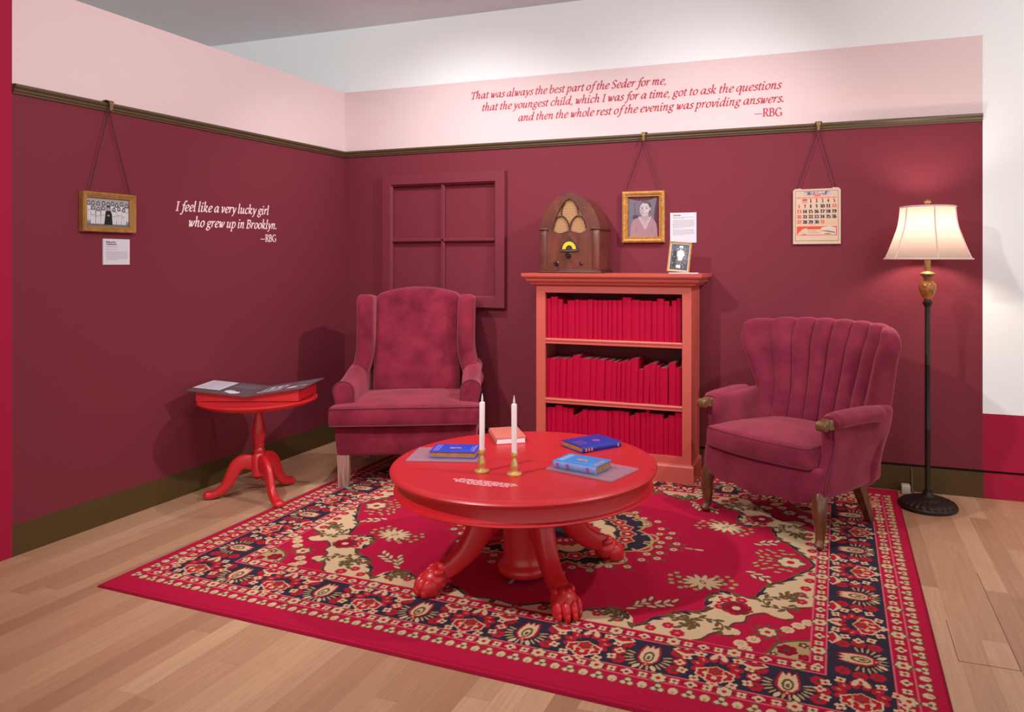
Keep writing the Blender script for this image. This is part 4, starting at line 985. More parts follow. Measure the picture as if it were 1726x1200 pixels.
for s in (-1, 1):
    mb.tube([(s * x, -.113, z) for x, z in catmull([(-.108, .272), (-.098, .31), (-.082, .338), (-.055, .352), (-.028, .334), (-.010, .305), (0, .262)], 5)], .0048, 8)
    mb.tube([(s * x, -.112, z) for x, z in catmull([(-.055, .352), (-.052, .38), (-.046, .405), (-.03, .43)], 5)], .0036, 8)
    mb.tube([(s * x, -.115, z) for x, z in catmull([(-.114, .262), (-.089, .248), (-.058, .244), (-.027, .250), (0, .26)], 5)], .004, 8)
    mb.tube([(s * x, -.117, z) for x, z in HOLE_L[:21]], .0032, 8)
mb.build('grille_tracery', MT['radiodark'], ra)
for s in (-1, 1):
    mb = MB(); mb.rbox((s * .170 - .022, -.124, .02), (s * .170 + .022, -.117, .262), .003, (1, 1, 1)); mb.rbox((s * .170 - .016, -.128, .03), (s * .170 + .016, -.122, .245), .004, (1, 1, 1)); mb.build('pilaster', MT['radio'], ra)
    mb = MB(); mb.rbox((s * .17 - .032, -.13, .262), (s * .17 + .032, -.10, .276), .004, (1, 1, 1)); mb.rbox((s * .187 - .011, -.12, .262), (s * .187 + .011, .11, .274), .004, (1, 1, 1)); mb.build('ledge_moulding', MT['radiodark'], ra)
mb = MB(); mb.rbox((-.208, -.132, 0), (.208, .118, .012), .004, (1, 1, 1)); mb.rbox((-.201, -.126, .011), (.201, .113, .02), .003, (1, 1, 1)); mb.build('base_moulding', MT['radiodark'], ra)
esc = catmull([(-.06, .137), (-.056, .158), (-.04, .182), (-.018, .205), (0, .217), (.018, .205), (.04, .182), (.056, .158), (.06, .137), (.04, .131), (0, .128), (-.04, .131)], 4, True)
mb = MB(); mb.prism(esc, XZ, -.124, -.117); dl = mb.build('dial_plate', MT['dialdark'], ra, smooth=25)
A_ = np.linspace(0, PI, 24); arc = [(.044 * math.cos(a), .146 + .046 * math.sin(a)) for a in A_] + [(.022 * math.cos(a), .146 + .024 * math.sin(a)) for a in A_[::-1]]
mb = MB(); mb.prism(arc, XZ, -.1255, -.1245); mb.build('dial_window', MT['dialyellow'], dl, smooth=0)
mb = MB(); mb.tube([(.06 * t, -.125, .139 - .006 * math.cos(t * 1.5)) for t in np.linspace(-1, 1, 12)], .004, 8); mb.build('dial_sill', MT['radiodark'], dl)
def knob_at(x, z, r, mat_, nm='knob', d=.03):
    mb = MB(); mb.lathe([(0, 0), (r * 1.05, 0), (r * 1.05, .004), (r * .8, .007), (r * .78, d * .7), (r * .6, d), (0, d)], 32)
    o = mb.build(nm, mat_, ra); o.rotation_euler = (PI / 2, 0, 0); o.location = (x, -.1175, z)
knob_at(-.006, .109, .019, MT['knob']); knob_at(-.083, .058, .0155, MT['knob']); knob_at(.076, .058, .0115, MT['radiodark'], 'bare_knob_shaft', .004)
for x, z in ((-.095, .392), (.093, .396), (0, .236)):
    mb = MB(); mb.ball((x, -.1185, z), .0035, 0, 10, 6); mb.build('screw', MT['antique'], ra)

# ================================================================== PICTURES, LABELS, CALENDAR, HOOKS
def frame_mesh(w_, h_, prof):
    """prof: (inset from outer edge, distance out of the wall)"""
    mb = MB(); rings = [[(-w_ / 2 + i, -d, -h_ / 2 + i), (w_ / 2 - i, -d, -h_ / 2 + i), (w_ / 2 - i, -d, h_ / 2 - i), (-w_ / 2 + i, -d, h_ / 2 - i)] for i, d in prof]
    mb.loft(rings, cap=False); return mb
def print_mesh(parent, w_, h_, d, fn, nx=150, ny=150, base=(.5, .5, .5)):
    C = Canvas(-w_ / 2, w_ / 2, -h_ / 2, h_ / 2, nx, ny, base); fn(C)
    X, Z = np.meshgrid(C.xs, C.ys); return grid_mesh('photo_print', C.a, np.stack([X, np.full_like(X, -d), Z], -1), MT['printed'], parent)
def gray(v, t=(1.0, .97, 1.02)): c = lin(v, v, v)[0]; return (c * t[0], c * t[1], c * t[2])
def chains(parent, pts_from, top, d=.012):
    for (x, z) in pts_from:
        mb = MB(); n = max(8, int(math.hypot(x - top[0], z - top[1]) / .009)); P = [(x + (top[0] - x) * k / n, -d, z + (top[1] - z) * k / n) for k in range(n + 1)]
        mb.tube(P, [(.0023 if k % 2 else .0015) for k in range(n + 1)], 6); mb.build('chain', MT['chain'], parent)
def hook(lab, loc, rz):
    t = thing('picture_hook', lab, 'hook', loc, rz, 'picture hooks on the rail')
    P = catmull([(-.002, .046), (-.02, .050), (-.036, .046), (-.040, .034), (-.038, .018), (-.037, .004), (-.043, -.008), (-.047, .000)], 5); mb = MB()
    ring = []
    N = len(P)
    for i, (y, z) in enumerate(P):
        hw = .020 - .013 * min(1, i / (N * .6)); q0 = P[max(i - 1, 0)]; q1 = P[min(i + 1, N - 1)]; t_ = Vector((q1[0] - q0[0], q1[1] - q0[1])).normalized(); nn = (-t_.y * .0015, t_.x * .0015)
        ring.append([(-hw, y + nn[0], z + nn[1]), (hw, y + nn[0], z + nn[1]), (hw, y - nn[0], z - nn[1]), (-hw, y - nn[0], z - nn[1])])
    mb.loft(ring); mb.build('bracket', MT['antique'], t, smooth=0)
LW = PI / 2
hook('brass hook on the left wall rail above the group photograph', (0, -1.883, 2.0145), LW)
hook('brass hook on back wall rail above the portrait frame', (2.235, 0, 2.0355), 0)
hook('brass hook on back wall rail above the calendar', (3.266, 0, 2.0375), 0)
# --- group photograph on the left wall
p1 = thing('framed_photograph', 'wide gold wooden framed group photograph hanging on left wall', 'picture', (0.002, -1.88, 1.519), LW, 'hanging framed photographs')
frame_mesh(.282, .192, [(0, .0), (0, .026), (.003, .032), (.009, .032), (.012, .028), (.016, .028), (.020, .022), (.024, .022), (.029, .016), (.029, .006)]).build('frame', MT['giltwood'], p1, smooth=0)
MB().box(-.135, .135, -.006, -.001, -.09, .09).build('backing', MT['giltwood'], p1, smooth=0)
def group_photo(C):
    W, H = .226, .136; C.a[:] = gray(150, (1, .95, 1.05)); C.rect(-W, W, -H, -.052, gray(112)); C.rect(-W, W, .03, H, gray(164, (1, .95, 1.05)))
    hd = gray(58); fc_ = gray(176); wh = gray(212, (1, .98, 1.03)); sh = gray(142); dk = gray(120)
    def girl(x, zt, zb, wd):
        C.poly([(x - wd, zb), (x - wd * .8, zt - .012), (x - wd * .5, zt - .004), (x + wd * .5, zt - .004), (x + wd * .8, zt - .012), (x + wd, zb)], wh)
        C.line([(x - wd, zb), (x - wd * .85, zt - .014)], .0018, dk); C.line([(x - wd * .6, zt - .028), (x + wd * .6, zt - .026)], .003, sh); C.line([(x, zb), (x, zt - .03)], .0016, sh)
        C.ell(x, zt + .007, .0085, .0105, hd); C.ell(x, zt + .002, .0095, .007, hd); C.ell(x, zt + .006, .0052, .007, fc_)
    for k in range(9): girl(-.100 + k * .025 + .003 * math.sin(k * 5), .036 + .004 * math.sin(k * 3), -.04, .0115)
    for k in (-3, -2, -1, 1, 2, 3): girl(.004 + k * .0265 + (.002 if k > 0 else -.002), .012 + .003 * math.sin(k * 4), -.056, .0125)
    C.poly([(-.020, -.06), (-.014, -.01), (-.011, .004), (-.005, .010), (.012, .010), (.018, .004), (.021, -.01), (.026, -.06)], gray(40)); C.ell(.003, .022, .0085, .011, gray(52)); C.ell(.003, .019, .0055, .0075, gray(168)); C.rect(-.005, .011, .028, .034, gray(36)); C.ell(.003, -.014, .006, .004, gray(168))
print_mesh(p1, .226, .136, .0095, group_photo, 190, 120)
chains(p1, ((-.105, .094), (.112, .094)), (-.003, .496), .02)
# --- portrait of a woman
p2 = thing('framed_photograph', 'ornate gilded frame with portrait of smiling person in a blouse, back wall', 'picture', (2.229, -.002, 1.559), 0, 'hanging framed photographs')
frame_mesh(.272, .322, [(0, 0), (0, .024), (.003, .03), (.012, .033), (.022, .031), (.026, .024), (.032, .026), (.035, .022), (.037, .012), (.037, .005)]).build('frame', MT['gilt'], p2, smooth=0)
mb = MB()
for k in range(19):
    for sx, sz in ((1, .148), (1, -.148)): mb.ball((-.118 + k * .0131, -.032, sz), (.005, .004, .0065), 0, 8, 5)
for k in range(22):
    for sx in (-.123, .123): mb.ball((sx, -.032, -.138 + k * .0131), (.0065, .004, .005), 0, 8, 5)
mb.build('frame_beading', MT['gilt'], p2)
MB().box(-.13, .13, -.005, -.001, -.155, .155).build('backing', MT['giltwood'], p2, smooth=0)
def portrait(C):
    C.a[:] = L3(98, 52, 66)
    C.poly([(-.098, .118), (-.05, .104), (0, .10), (.045, .106), (.085, .124), (.072, .06), (.066, 0), (.07, -.04), (.05, -.124), (-.098, -.124)], L3(112, 104, 116))
    C.poly([(.03, -.124), (.07, -.02), (.074, .05), (.098, .1), (.098, -.124)], L3(92, 50, 64))
    C.line([(-.06, .09), (-.052, .0)], .003, L3(70, 60, 70)); C.rect(-.07, -.03, -.012, .012, L3(78, 68, 78))
    bl = L3(160, 122, 128); dk = L3(132, 92, 100)
    C.poly(catmull([(-.088, -.124), (-.082, -.06), (-.066, -.02), (-.03, -.004), (.005, -.01), (.045, -.004), (.074, -.03), (.086, -.07), (.09, -.124)], 4), bl)
    C.line([(-.05, -.10), (-.044, -.06)], .003, dk); C.line([(.056, -.10), (.05, -.06)], .003, dk)
    C.poly([(-.026, .0), (.01, -.07), (.042, .0)], L3(172, 154, 158)); C.line([(-.03, .0), (.01, -.074), (.046, 0)], .008, L3(186, 160, 164))
    C.poly([(-.012, .03), (-.016, -.008), (.01, -.03), (.034, -.006), (.03, .03)], L3(160, 146, 150))
    C.ell(.012, .057, .038, .045, L3(84, 74, 82)); C.ell(.006, .049, .031, .042, L3(180, 166, 170)); C.ell(.012, .049, .022, .040, L3(188, 174, 178)); C.ell(.014, .093, .026, .009, L3(96, 84, 92), -.15); C.ell(-.012, .036, .012, .02, L3(170, 156, 160)); C.ell(.042, .05, .005, .012, L3(166, 150, 154))
    for x in (-.008, .02): C.ell(x, .053, .005, .003, L3(60, 48, 56)); C.line([(x - .008, .061), (x + .007, .063)], .003, L3(124, 108, 114))
    C.line([(.006, .05), (.003, .036), (.009, .035)], .0022, L3(150, 130, 138)); C.line([(-.006, .026), (.006, .021), (.02, .027)], .005, L3(120, 70, 82)); C.line([(-.002, .0255), (.006, .0235), (.015, .0265)], .002, L3(232, 224, 228))
print_mesh(p2, .2, .25, .0085, portrait, 130, 160)
chains(p2, ((-.115, .159), (.112, .159)), (.006, .482), .016)
# --- small standing photograph on the bookcase
p3 = thing('standing_photograph', 'small gold framed photograph of child in white, leaning on bookcase top', 'picture', (2.488, -.222, 1.2155), 0)
Rt = Matrix.Rotation(math.radians(4.5), 3, 'Y') @ Matrix.Rotation(math.radians(-8), 3, 'X'); hld = MB()
def lean(mb): mb.v = [tuple(Rt @ Vector((x, y, z + .092))) for x, y, z in mb.v]; return mb
fr_ = lean(frame_mesh(.132, .18, [(0, 0), (0, .01), (.002, .012), (.005, .012), (.008, .009), (.008, .004)])); fr_.build('frame', MT['gilt'], p3, smooth=0)
lean(MB().box(-.064, .064, -.005, -.001, -.088, .088)).build('backing', MT['giltwood'], p3, smooth=0)
lean(frame_mesh(.118, .166, [(0, .0055), (.006, .0062), (.006, .0055)])).build('mat_board', MT['board'], p3, smooth=0)
C = Canvas(-.054, .054, -.078, .078, 80, 110, gray(96))
C.rect(-.06, .06, -.08, -.04, gray(84)); C.ell(-.03, -.01, .012, .05, gray(60)); C.ell(.03, .02, .014, .04, gray(120))
rr_ = random.Random(5)
for k in range(60): C.ell(rr_.uniform(-.05, .05), rr_.uniform(-.07, .07), .004, .003, gray(rr_.choice((70, 84, 120, 150))))
C.ell(.006, .056, .010, .012, gray(190)); C.ell(.006, .06, .012, .007, gray(236)); C.ell(.005, .052, .006, .007, gray(150))
C.poly([(-.014, .036), (.004, .044), (.022, .038), (.03, .012), (.022, .004), (.016, -.02), (-.008, -.022), (-.010, .006), (-.016, .0)], gray(214))
for x in (-.003, .009): C.line([(x, -.022), (x - .003, -.05)], .006, gray(120)); C.ell(x - .005, -.056, .007, .010, gray(236))
X, Z = np.meshgrid(C.xs, C.ys); P = np.stack([X, np.full_like(X, -.0058), Z + .092], -1) @ np.array(Rt).T; grid_mesh('photo_print', C.a, P, MT['printed'], p3)
mb = MB(); mb.tube([(0, .012, .10), (0, .05, .001)], .004, 6); mb.build('easel_leg', MT['giltwood'], p3)
mb = MB(); mb.rbox((2.452, -.315, 1.2105), (2.618, -.255, 1.2165), .0015, (1, 1, 1)); tag(mb.build('label_card', MT['board']), 'flat white card lying on bookcase top before the small photograph', 'label')
# --- printed wall labels
def wall_label(lab, loc, rz, w_, h_, heads, paras, seed):
    t = thing('wall_label', lab, 'label', loc, rz, 'printed labels on the walls')
    MB().box(-w_ / 2, w_ / 2, -.006, -.0006, -h_ / 2, h_ / 2).build('board', MT['board'], t, smooth=0)
    mb = MB(); z = h_ / 2 - .013
    for s_ in heads:
        put_text(mb, s_, -w_ / 2 + .016, z - .006, -w_ / 2 + .016 + len(s_) * .0047, z - .006, .0048, FRONT, .0064, shear=0.0, thick=.34, thin=.14, nib=20, res=2); z -= .0105
    mb.build('heading', MT['ink'], t, smooth=0)
    mb = MB(); z -= .006
    for k, pr in enumerate(paras):
        for i in range(pr):
            e = w_ / 2 - .012 if i < pr - 1 else w_ * .05; bars(mb, -w_ / 2 + .016, e, z, .0023, FRONT, .0064, seed + k * 20 + i, gap=.002, wmin=.003, wmax=.011); z -= .0064
        z -= .006
    mb.build('lettering', MT['inkgrey'], t, smooth=0)
wall_label('small white label on left wall below the group photograph', (0, -1.8285, 1.3285), LW, .145, .127, ('Ruth at her', 'Confirmation'), (1, 1, 7), 300)
wall_label('tall white label on back wall right of the portrait frame', (2.477, 0, 1.4885), 0, .162, .185, ('Celia Bader',), (2, 8, 6), 340)
# --- calendar
ca = thing('wall_calendar', 'old paper calendar page for October 1940 hanging by chain, back wall', 'calendar', (3.2555, -.004, 1.545), 0)
cw, chh = .262, .326
PB = [(-cw / 2, -chh / 2), (cw / 2, -chh / 2), (cw / 2, chh / 2 - .014), (cw / 2 - .012, chh / 2 - .003), (cw / 2 - .04, chh / 2), (cw / 2 - .05, chh / 2 - .006), (-cw / 2 + .05, chh / 2 - .008), (-cw / 2 + .04, chh / 2 - .002), (-cw / 2 + .012, chh / 2 - .005), (-cw / 2, chh / 2 - .016)]
mb = MB(); mb.prism(PB, XZ, -.012, 0); mb.build('backing_board', mat('cream_card', lin(214, 184, 164), .7, var=.03), ca, smooth=0)
CRM = L3(216, 188, 164); ORG = L3(228, 104, 76); INK = L3(52, 44, 66); BLU = L3(84, 78, 112); GRN = L3(96, 92, 76)
C = Canvas(-.12, .12, -.147, .15, 200, 250, CRM)
pw, pt, pbm = .118, .146, -.145
for x0, x1, y0, y1 in ((-pw, pw, pt - .002, pt), (-pw, pw, pbm, pbm + .002), (-pw, -pw + .002, pbm, pt), (pw - .002, pw, pbm, pt)): C.rect(x0, x1, y0, y1, GRN)
C.rect(-.108, -.07, .115, .138, L3(206, 186, 168)); C.rect(.07, .108, .115, .138, L3(206, 186, 168))
C.rect(-.07, .07, .118, .141, L3(140, 132, 152)); C.poly([(-.05, .124), (-.04, .141), (.06, .141), (.05, .128), (.0, .132)], BLU)
for x in (-.066, -.058, .062, .072): C.ell(x, .126, .006, .012, L3(196, 180, 176))
C.poly([(-.036, .111), (-.03, .122), (0, .127), (.03, .124), (.036, .111)], CRM)
C.rect(-.112, .112, .1, .11, L3(232, 150, 122))
for k in range(7): C.rect(-.105 + k * .032, -.09 + k * .032, .103, .107, ORG)
for k in range(8): C.rect(-.1125 + k * .0321, -.1115 + k * .0321, -.053, .1, L3(236, 160, 128))
for k in range(6): C.rect(-.112, .112, .0995 - k * .0305, .1005 - k * .0305, L3(236, 160, 128))
for r in range(5):
    for k in range(7): C.rect(-.103 + k * .032, -.092 + k * .032, .072 - r * .0305, .0733 - r * .0305, L3(206, 170, 150))
C.rect(-.079, -.052, .074, .097, L3(226, 140, 120)); C.rect(-.079, -.052, .09, .097, L3(110, 92, 96))
for k in range(3): C.rect(.052, .108, -.05 + k * .009, -.0485 + k * .009, L3(200, 166, 146))
C.rect(-.11, .11, -.113, -.06, L3(222, 82, 64))
C.poly([(-.108, -.113), (-.10, -.098), (-.075, -.075), (-.05, -.07), (-.06, -.085), (-.05, -.1), (-.07, -.105)], CRM); C.rect(-.06, .09, -.11, -.078, CRM); C.poly([(.015, -.085), (.03, -.066), (.07, -.06), (.105, -.068), (.105, -.108), (.04, -.108)], L3(214, 196, 178)); C.poly([(.014, -.086), (.06, -.092), (.10, -.1), (.1, -.094), (.06, -.086)], L3(96, 84, 84))
C.ell(-.082, -.095, .008, .006, L3(196, 176, 164)); C.ell(.06, -.104, .02, .004, L3(150, 140, 134))
for k in range(3): C.rect(-.05, -.005 + k * .01, -.086 - k * .007, -.0845 - k * .007, L3(120, 100, 96))
C.rect(-.108, .108, -.13, -.118, L3(214, 188, 164))
X, Z = np.meshgrid(C.xs, C.ys); grid_mesh('printed_sheet', C.a, np.stack([X, np.full_like(X, -.0124), Z], -1), MT['printed'], ca)
KW = dict(shear=0.0, thick=.42, thin=.15, nib=0, res=3)
mbk = MB(); mbr = MB()
for d in range(1, 32):
    k = (d + 1) % 7; r = (d + 1) // 7; s_ = str(d); xc = -.0965 + k * .0321; zb = .078 - r * .0305; wd_ = .0095 if len(s_) == 1 else .0245
    put_text(mbr if d in (6, 12, 13, 20, 27, 31) else mbk, s_, xc - wd_ / 2, zb, xc + wd_ / 2, zb, .0125, FRONT, .0128, **KW)
mbk.build('date_numbers', mat('black_calendar_ink', lin(48, 38, 56), .7), ca, smooth=0)
put_text(mbr, '1940', -.02, .1135, .022, .1135, .007, FRONT, .0128, **KW)
mbr.build('red_date_numbers', mat('red_calendar_ink', lin(222, 80, 62), .7), ca, smooth=0)
mb = MB(); put_text(mb, 'OCTOBER', -.036, .129, .046, .1305, .0062, FRONT, .0128, **KW); mb.build('lettering', mat('pale_calendar_lettering', lin(226, 206, 200), .7), ca, smooth=0)
chains(ca, ((-.105, .158), (.103, .160)), (.01, .492), .02)

# ================================================================== SASH WINDOW FRAME hung on the back wall
ws = thing('window_sash', 'maroon painted four pane window frame mounted on back wall', 'window frame', (.818, -.0005, 1.428))
frame_mesh(.945, .914, [(0, 0), (0, .042), (.002, .044), (.066, .044), (.068, .042), (.072, .034), (.078, .030), (.078, 0)]).build('sash_frame', MT['maroon'], ws, smooth=0)
for vert in (0, 1):
    L = .379 if vert else .394; P = [(-.014, 0), (-.014, .020), (-.009, .026), (-.006, .034), (.006, .034), (.009, .026), (.014, .020), (.014, 0)]
    mb = MB(); mb.prism(P, (lambda a_, b_, d: (a_, -b_, d)) if vert else (lambda a_, b_, d: (d, -b_, a_)), -L, L); o = mb.build('muntin', MT['maroon'], ws, smooth=0); o.location = (0, .0, 0)

# ================================================================== QUOTATIONS in vinyl on the walls
mb = MB()
IT = dict(shear=.19, thick=.24, thin=.095, nib=35, res=4)
mp_ = lambda x, z, d: (x, -d, z)
for s_, x0, z0, x1, z1 in (('That was always the best part of the Seder for me,', 1.018, 2.384, 2.372, 2.380), ('that the youngest child, which I was for a time, got to ask the questions', 1.103, 2.300, 3.056, 2.300), ('and then the whole rest of the evening was providing answers.', 1.37, 2.214, 3.074, 2.220)):
    put_text(mb, s_, x0, z0, x1, z1, .0318, mp_, .0012, **IT)
put_text(mb, '-RBG', 2.904, 2.143, 3.062, 2.139, .031, mp_, .0012, shear=0.0, thick=.24, thin=.11, nib=15, res=4)
tag(mb.build('wall_quotation', MT['vinyl_red'], smooth=0), 'red italic quotation lettering on the pink band of back wall', 'lettering')
mb = MB(); ml_ = lambda y, z, d: (d, y, z)
for s_, x0, z0, x1, z1 in (('I feel like a very lucky girl', -1.475, 1.556, -.772, 1.576), ('who grew up in Brooklyn.', -1.392, 1.474, -.70, 1.488)):
    put_text(mb, s_, x0, z0, x1, z1, .0335, ml_, .0012, **dict(IT, thick=.26))
put_text(mb, '-RBG', -.842, 1.405, -.706, 1.408, .029, ml_, .0012, shear=0.0, thick=.24, thin=.11, nib=15, res=4)
tag(mb.build('wall_quotation', MT['vinyl_white'], smooth=0), 'white italic quotation lettering on the maroon left wall', 'lettering')

# ================================================================== WING CHAIR
wc = thing('wing_chair', 'burgundy velvet wing chair with square pale wood legs, in the corner', 'armchair', (1.0885, -.93, RZ), math.radians(24.5))
V1 = MT['velvet']
def taper_leg(mb, x0, y0, z0, x1, y1, z1, a, b_):
    return mb.loft([[(x0 + dx * a, y0 + dy * a, z0) for dx, dy in ((-1, -1), (1, -1), (1, 1), (-1, 1))], [(x1 + dx * b_, y1 + dy * b_, z1) for dx, dy in ((-1, -1), (1, -1), (1, 1), (-1, 1))]])
for sx in (-1, 1):
    taper_leg(MB(), sx * .350, .075, 0, sx * .350, .08, .186, .027, .034).build('leg', MT['greywood'], wc, smooth=0)
    taper_leg(MB(), sx * .335, .70, 0, sx * .335, .62, .186, .021, .028).build('leg', MT['greywood'], wc, smooth=0)
MB().rbox((-.397, .028, .178), (.397, .70, .352), .022, (8, 6, 3), lambda x, y, z: (x * (1 - .03 * (1 - (z - .178) / .17)), y + .012 * (1 - min(1, (z - .178) / .06)) * (y < .3), z)).build('seat_base', V1, wc)
def cush(x, y, z):
    k = smoothstep(.085, .125, y); x *= (1 - k) + k * .305 / .42
    t = max(0, 1 - (x / .40) ** 2) * max(0, 1 - ((y - .27) / .33) ** 2)
    if z > .40: z += .034 * t - .010 * math.exp(-((x - .02) / .16) ** 2 - ((y - .2) / .14) ** 2)
    if y < .05: y -= .010 * (1 - (x / .42) ** 2) + .008 * (1 - ((z - .407) / .055) ** 2)
    return (x, y, z)
sc_ = MB().rbox((-.42, -.012, .354), (.42, .60, .460), .02, (26, 22, 3), cush).build('seat_cushion', V1, wc)
for z in (.4545, .3595):
    P = [(-.413, .085, z), (-.4165, .03, z)] + [(x, -.013 - .010 * (1 - (x / .42) ** 2), z + (.003 * (1 - (x / .42) ** 2) if z > .4 else 0)) for x in np.linspace(-.412, .412, 25)] + [(.4165, .03, z), (.413, .085, z)]
    MB().tube(P, .0048, 8).build('piping', MT['welt'], sc_)
def arm_section(s, y, ins=0.0):
    dz = .062 * smoothstep(.14, .58, y); ox = .008 * smoothstep(.1, .5, y); P = [(.392 - ins - ox, .345), (.398 - ins - ox, .44), (.413 - ins - ox, .515 + dz)]
    for k in range(11):
        a = PI * k / 10; P.append((.360 - ox + (.058 - ins) * math.cos(a), .532 + dz + (.058 - ins) * math.sin(a)))
    P += [(.300 + ins - ox, .48 + dz), (.298 + ins - ox, .40), (.298 + ins - ox, .345)]
    return [(s * x, y, z) for x, z in P]
for s in (-1, 1):
    mb = MB(); mb.loft([arm_section(s, .094, .006), arm_section(s, .097, .002), arm_section(s, .102)] + [arm_section(s, y) for y in np.linspace(.14, .66, 12)])
    ar = mb.build('arm', V1, wc, smooth=50)
    P = [(x, .097, z) for x, _, z in arm_section(s, .10, .0)]; MB().tube(catmull(P, 2), .0042, 8).build('piping', MT['welt'], ar)
    def wing(x, y, z, s=s):
        t = (z - .52) / .55; x += .055 * (1 - min(1, max(0, t) * 2.2)) ** 2 if t < .45 else 0
        top = smoothstep(.88, 1.0, t); y += .09 * t + .035 * (1 - t) * (y < .5) + .02 * top * (y < .5); z -= .008 * (x - .31) / .05 * 0
        x += -.006 * math.sin(PI * max(0, min(1, t)))
        return (s * x, y, z - .02 * top * ((y - .45) / .3) ** 2)
    wg = MB().rbox((.264, .385, .50), (.366, .70, 1.068), .034, (3, 6, 14), wing).build('wing', V1, wc)
def backf(x, y, z):
    t = (z - .42) / .68; u = x / .262
    f = 1 - y / .16
    y += .485 + .13 * t - f * (.028 * (1 - u * u) * math.sin(PI * min(1, max(0, t * .95 + .02))) )
    if t > .5: z -= .045 * u * u * ((t - .5) / .5) ** 2; 
    if t > .9: y += .02 * (1 - f) * 0
    return (x * 1.035, y, z)
MB().rbox((-.262, 0, .36), (.262, .16, 1.108), .045, (14, 4, 18), backf, 4).build('backrest', V1, wc)
MB().rbox((-.34, 0, .19), (.34, .09, 1.02), .03, (4, 2, 6), lambda x, y, z: (x, y + .60 + .13 * (z - .2), z)).build('back_panel', V1, wc)

# ================================================================== CHANNEL BACK CHAIR
fc = thing('channel_back_chair', 'burgundy velvet channel-back armchair with carved wood legs beside floor lamp', 'armchair', (3.01, -.915, RZ), math.radians(-32.0))
V2 = MT['velvet2']
NCH = 8
def fanback(x, y, z):
    t = x / .43; h = z / .77; f = 1 - y / .13; ht = min(1.0, h); HZ = [0, .32, .52, .72, 1.0]
    wd = np.interp(ht, [0, .32, .52, .72, .9, 1.0], [.315, .345, .360, .402, .443, .438]); y0 = np.interp(ht, HZ, [.42, .475, .52, .56, .595]); c = np.interp(ht, HZ, [.10, .10, .075, .105, .155])
    ph = (t + 1) / 2 * NCH; sc0 = abs(math.sin(PI * ph)) ** .48
    bul = .036 * sc0 * (.35 + .65 * smoothstep(0, .5, h))
    X = wd * t * (1 + (.06 + .08 * (1 - ht)) * (1 - f) * abs(t)) * (1 - .02 * f); Y = y0 - c * abs(t) ** 2.4 + y * (1 - .2 * ht) - f * (bul - .02)
    tn = smoothstep(.66, 1.0, abs(t)) * smoothstep(.35, .85, h); Y -= .075 * tn; X -= math.copysign(.012, t) * tn * f
    roll = smoothstep(.8, 1.0, h); Y += .03 * roll * f
    Z = .20 + z + (.013 * sc0 - .012) * smoothstep(.75, 1.0, h) - .022 * abs(t) ** 3 * h
    return (X, Y, Z)
MB().rbox((-.43, 0, 0), (.43, .13, .77), .045, (NCH * 9, 4, 22), fanback, 4).build('channel_back', V2, fc, smooth=60)
def skirt(x, y, z):
    u = x / .335; t = 1 - min(1, (z - .20) / .15)
    front = 1 - smoothstep(.1, .35, y)
    y -= .035 * (1 - u * u) * front
    dip = (.040 * (1 - u * u) ** .7 + .010 * math.cos(u * PI * 3)) * front
    x *= 1 - .18 * smoothstep(.2, .55, y)
    return (x, y, z - dip * t)
MB().rbox((-.335, .0, .213), (.335, .52, .352), .02, (24, 8, 4), skirt).build('seat_base', V2, fc)
def cush2(x, y, z):
    u = x / .30; front = 1 - smoothstep(0, .3, y); y -= .035 * (1 - u * u) * front
    x *= 1 - .22 * smoothstep(.12, .5, y)
    t = max(0, 1 - u * u) * max(0, 1 - ((y - .2) / .3) ** 2)
    if z > .39: z += .032 * t
    if y < .05: y -= .006 * (1 - ((z - .395) / .05) ** 2)
    return (x, y, z)
c2 = MB().rbox((-.30, -.025, .345), (.30, .47, .445), .02, (18, 14, 3), cush2).build('seat_cushion', V2, fc)
for z in (.439, .351):
    P = [(-.292, .12, z), (-.295, .0, z)] + [(x, -.022 - .035 * (1 - (x / .3) ** 2), z) for x in np.linspace(-.288, .288, 21)] + [(.295, .0, z), (.292, .12, z)]
    MB().tube(P, .0045, 8).build('piping', MT['welt'], c2)
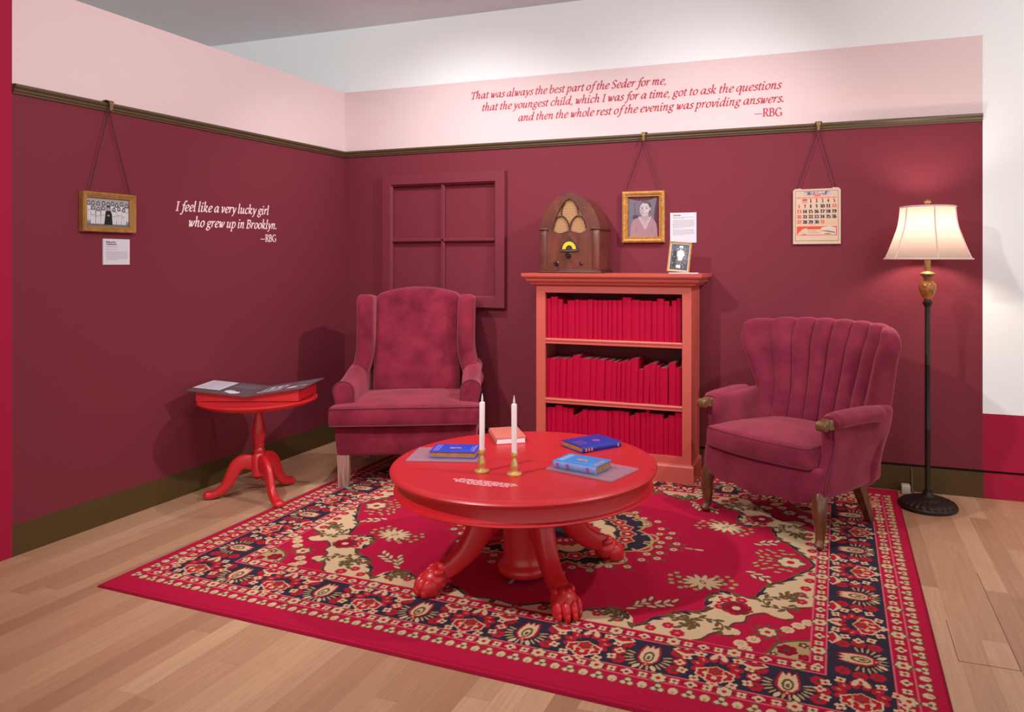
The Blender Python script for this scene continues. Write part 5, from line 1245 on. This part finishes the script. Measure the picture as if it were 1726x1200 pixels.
for s in (-1, 1):
    def armf(x, y, z, s=s):
        f = 1 - smoothstep(0, .25, y)
        g = np.interp(z, [.2, .27, .33, .40, .46, .52, .56, .60], [.0, .004, .026, .052, .058, .044, .05, .075])
        fl = .045 * smoothstep(.30, .58, z); rear = smoothstep(.2, .5, y)
        X = x + fl * (.45 + .55 * rear) - .018 * rear * (1 - smoothstep(.25, .5, z))
        return (s * X, y + f * g, z - .0 * rear)
    am = MB().rbox((.278, .0, .213), (.352, .53, .590), .03, (3, 12, 12), armf).build('arm', V2, fc)
    P = [(s * .345, .062, .552), (s * .350, .095, .562), (s * .362, .2, .567), (s * .378, .31, .568), (s * .385, .40, .562)]
    MB().tube(catmull(P, 5), [.028] + [.034] * 3 + [.038] * 16 + [.03], 16, sx=1.35).build('arm_pad', V2, am)
    kb = MB()
    kb.rbox((s * .345 - .026, .028, .527), (s * .345 + .026, .072, .573), .008, (1, 1, 1))
    kb.loft([[(s * .345 + a * w_, y, .552 + b_ * h_) for a, b_ in ((-1, -1), (1, -1), (1, 1), (-1, 1))] for y, w_, h_ in ((.03, .024, .02), (.012, .017, .014), (.002, .020, .018))])
    n = 20
    kb.loft([[(s * .345 + xx, .002 + rr * math.cos(2 * PI * k / n), .548 + rr * math.sin(2 * PI * k / n)) for k in range(n)] for xx, rr in ((-.025, .008), (-.025, .018), (-.021, .0225), (.021, .0225), (.025, .018), (.025, .008))])
    kb.build('carved_handrest', MT['carved'], fc, smooth=45)
    # front cabriole leg
    P = catmull([(s * .310, .045, .262), (s * .318, .024, .215), (s * .325, .010, .16), (s * .325, .016, .09), (s * .325, .014, .045), (s * .328, .000, .022), (s * .328, -.006, .010)], 5); N = len(P)
    R_ = list(np.interp(np.linspace(0, 1, N), [0, .2, .38, .62, .78, .9, 1], [.036, .036, .031, .0215, .0185, .025, .019]))
    mb = MB(); mb.tube(P, R_, 18); mb.v = [(x, y, max(z, .0006)) for x, y, z in mb.v]; mb.build('leg', MT['walnut'], fc)
    taper_leg(MB(), s * .268, .528, 0, s * .24, .44, .235, .017, .028).build('leg', MT['walnut'], fc, smooth=0)
    # welt where the front post meets the outer side
    P = [armf(.352 - .003, .012, z) for z in np.linspace(.235, .55, 16)]; MB().tube([(x + s * .001, y, z) for x, y, z in P], .0042, 6).build('piping', MT['welt'], am)
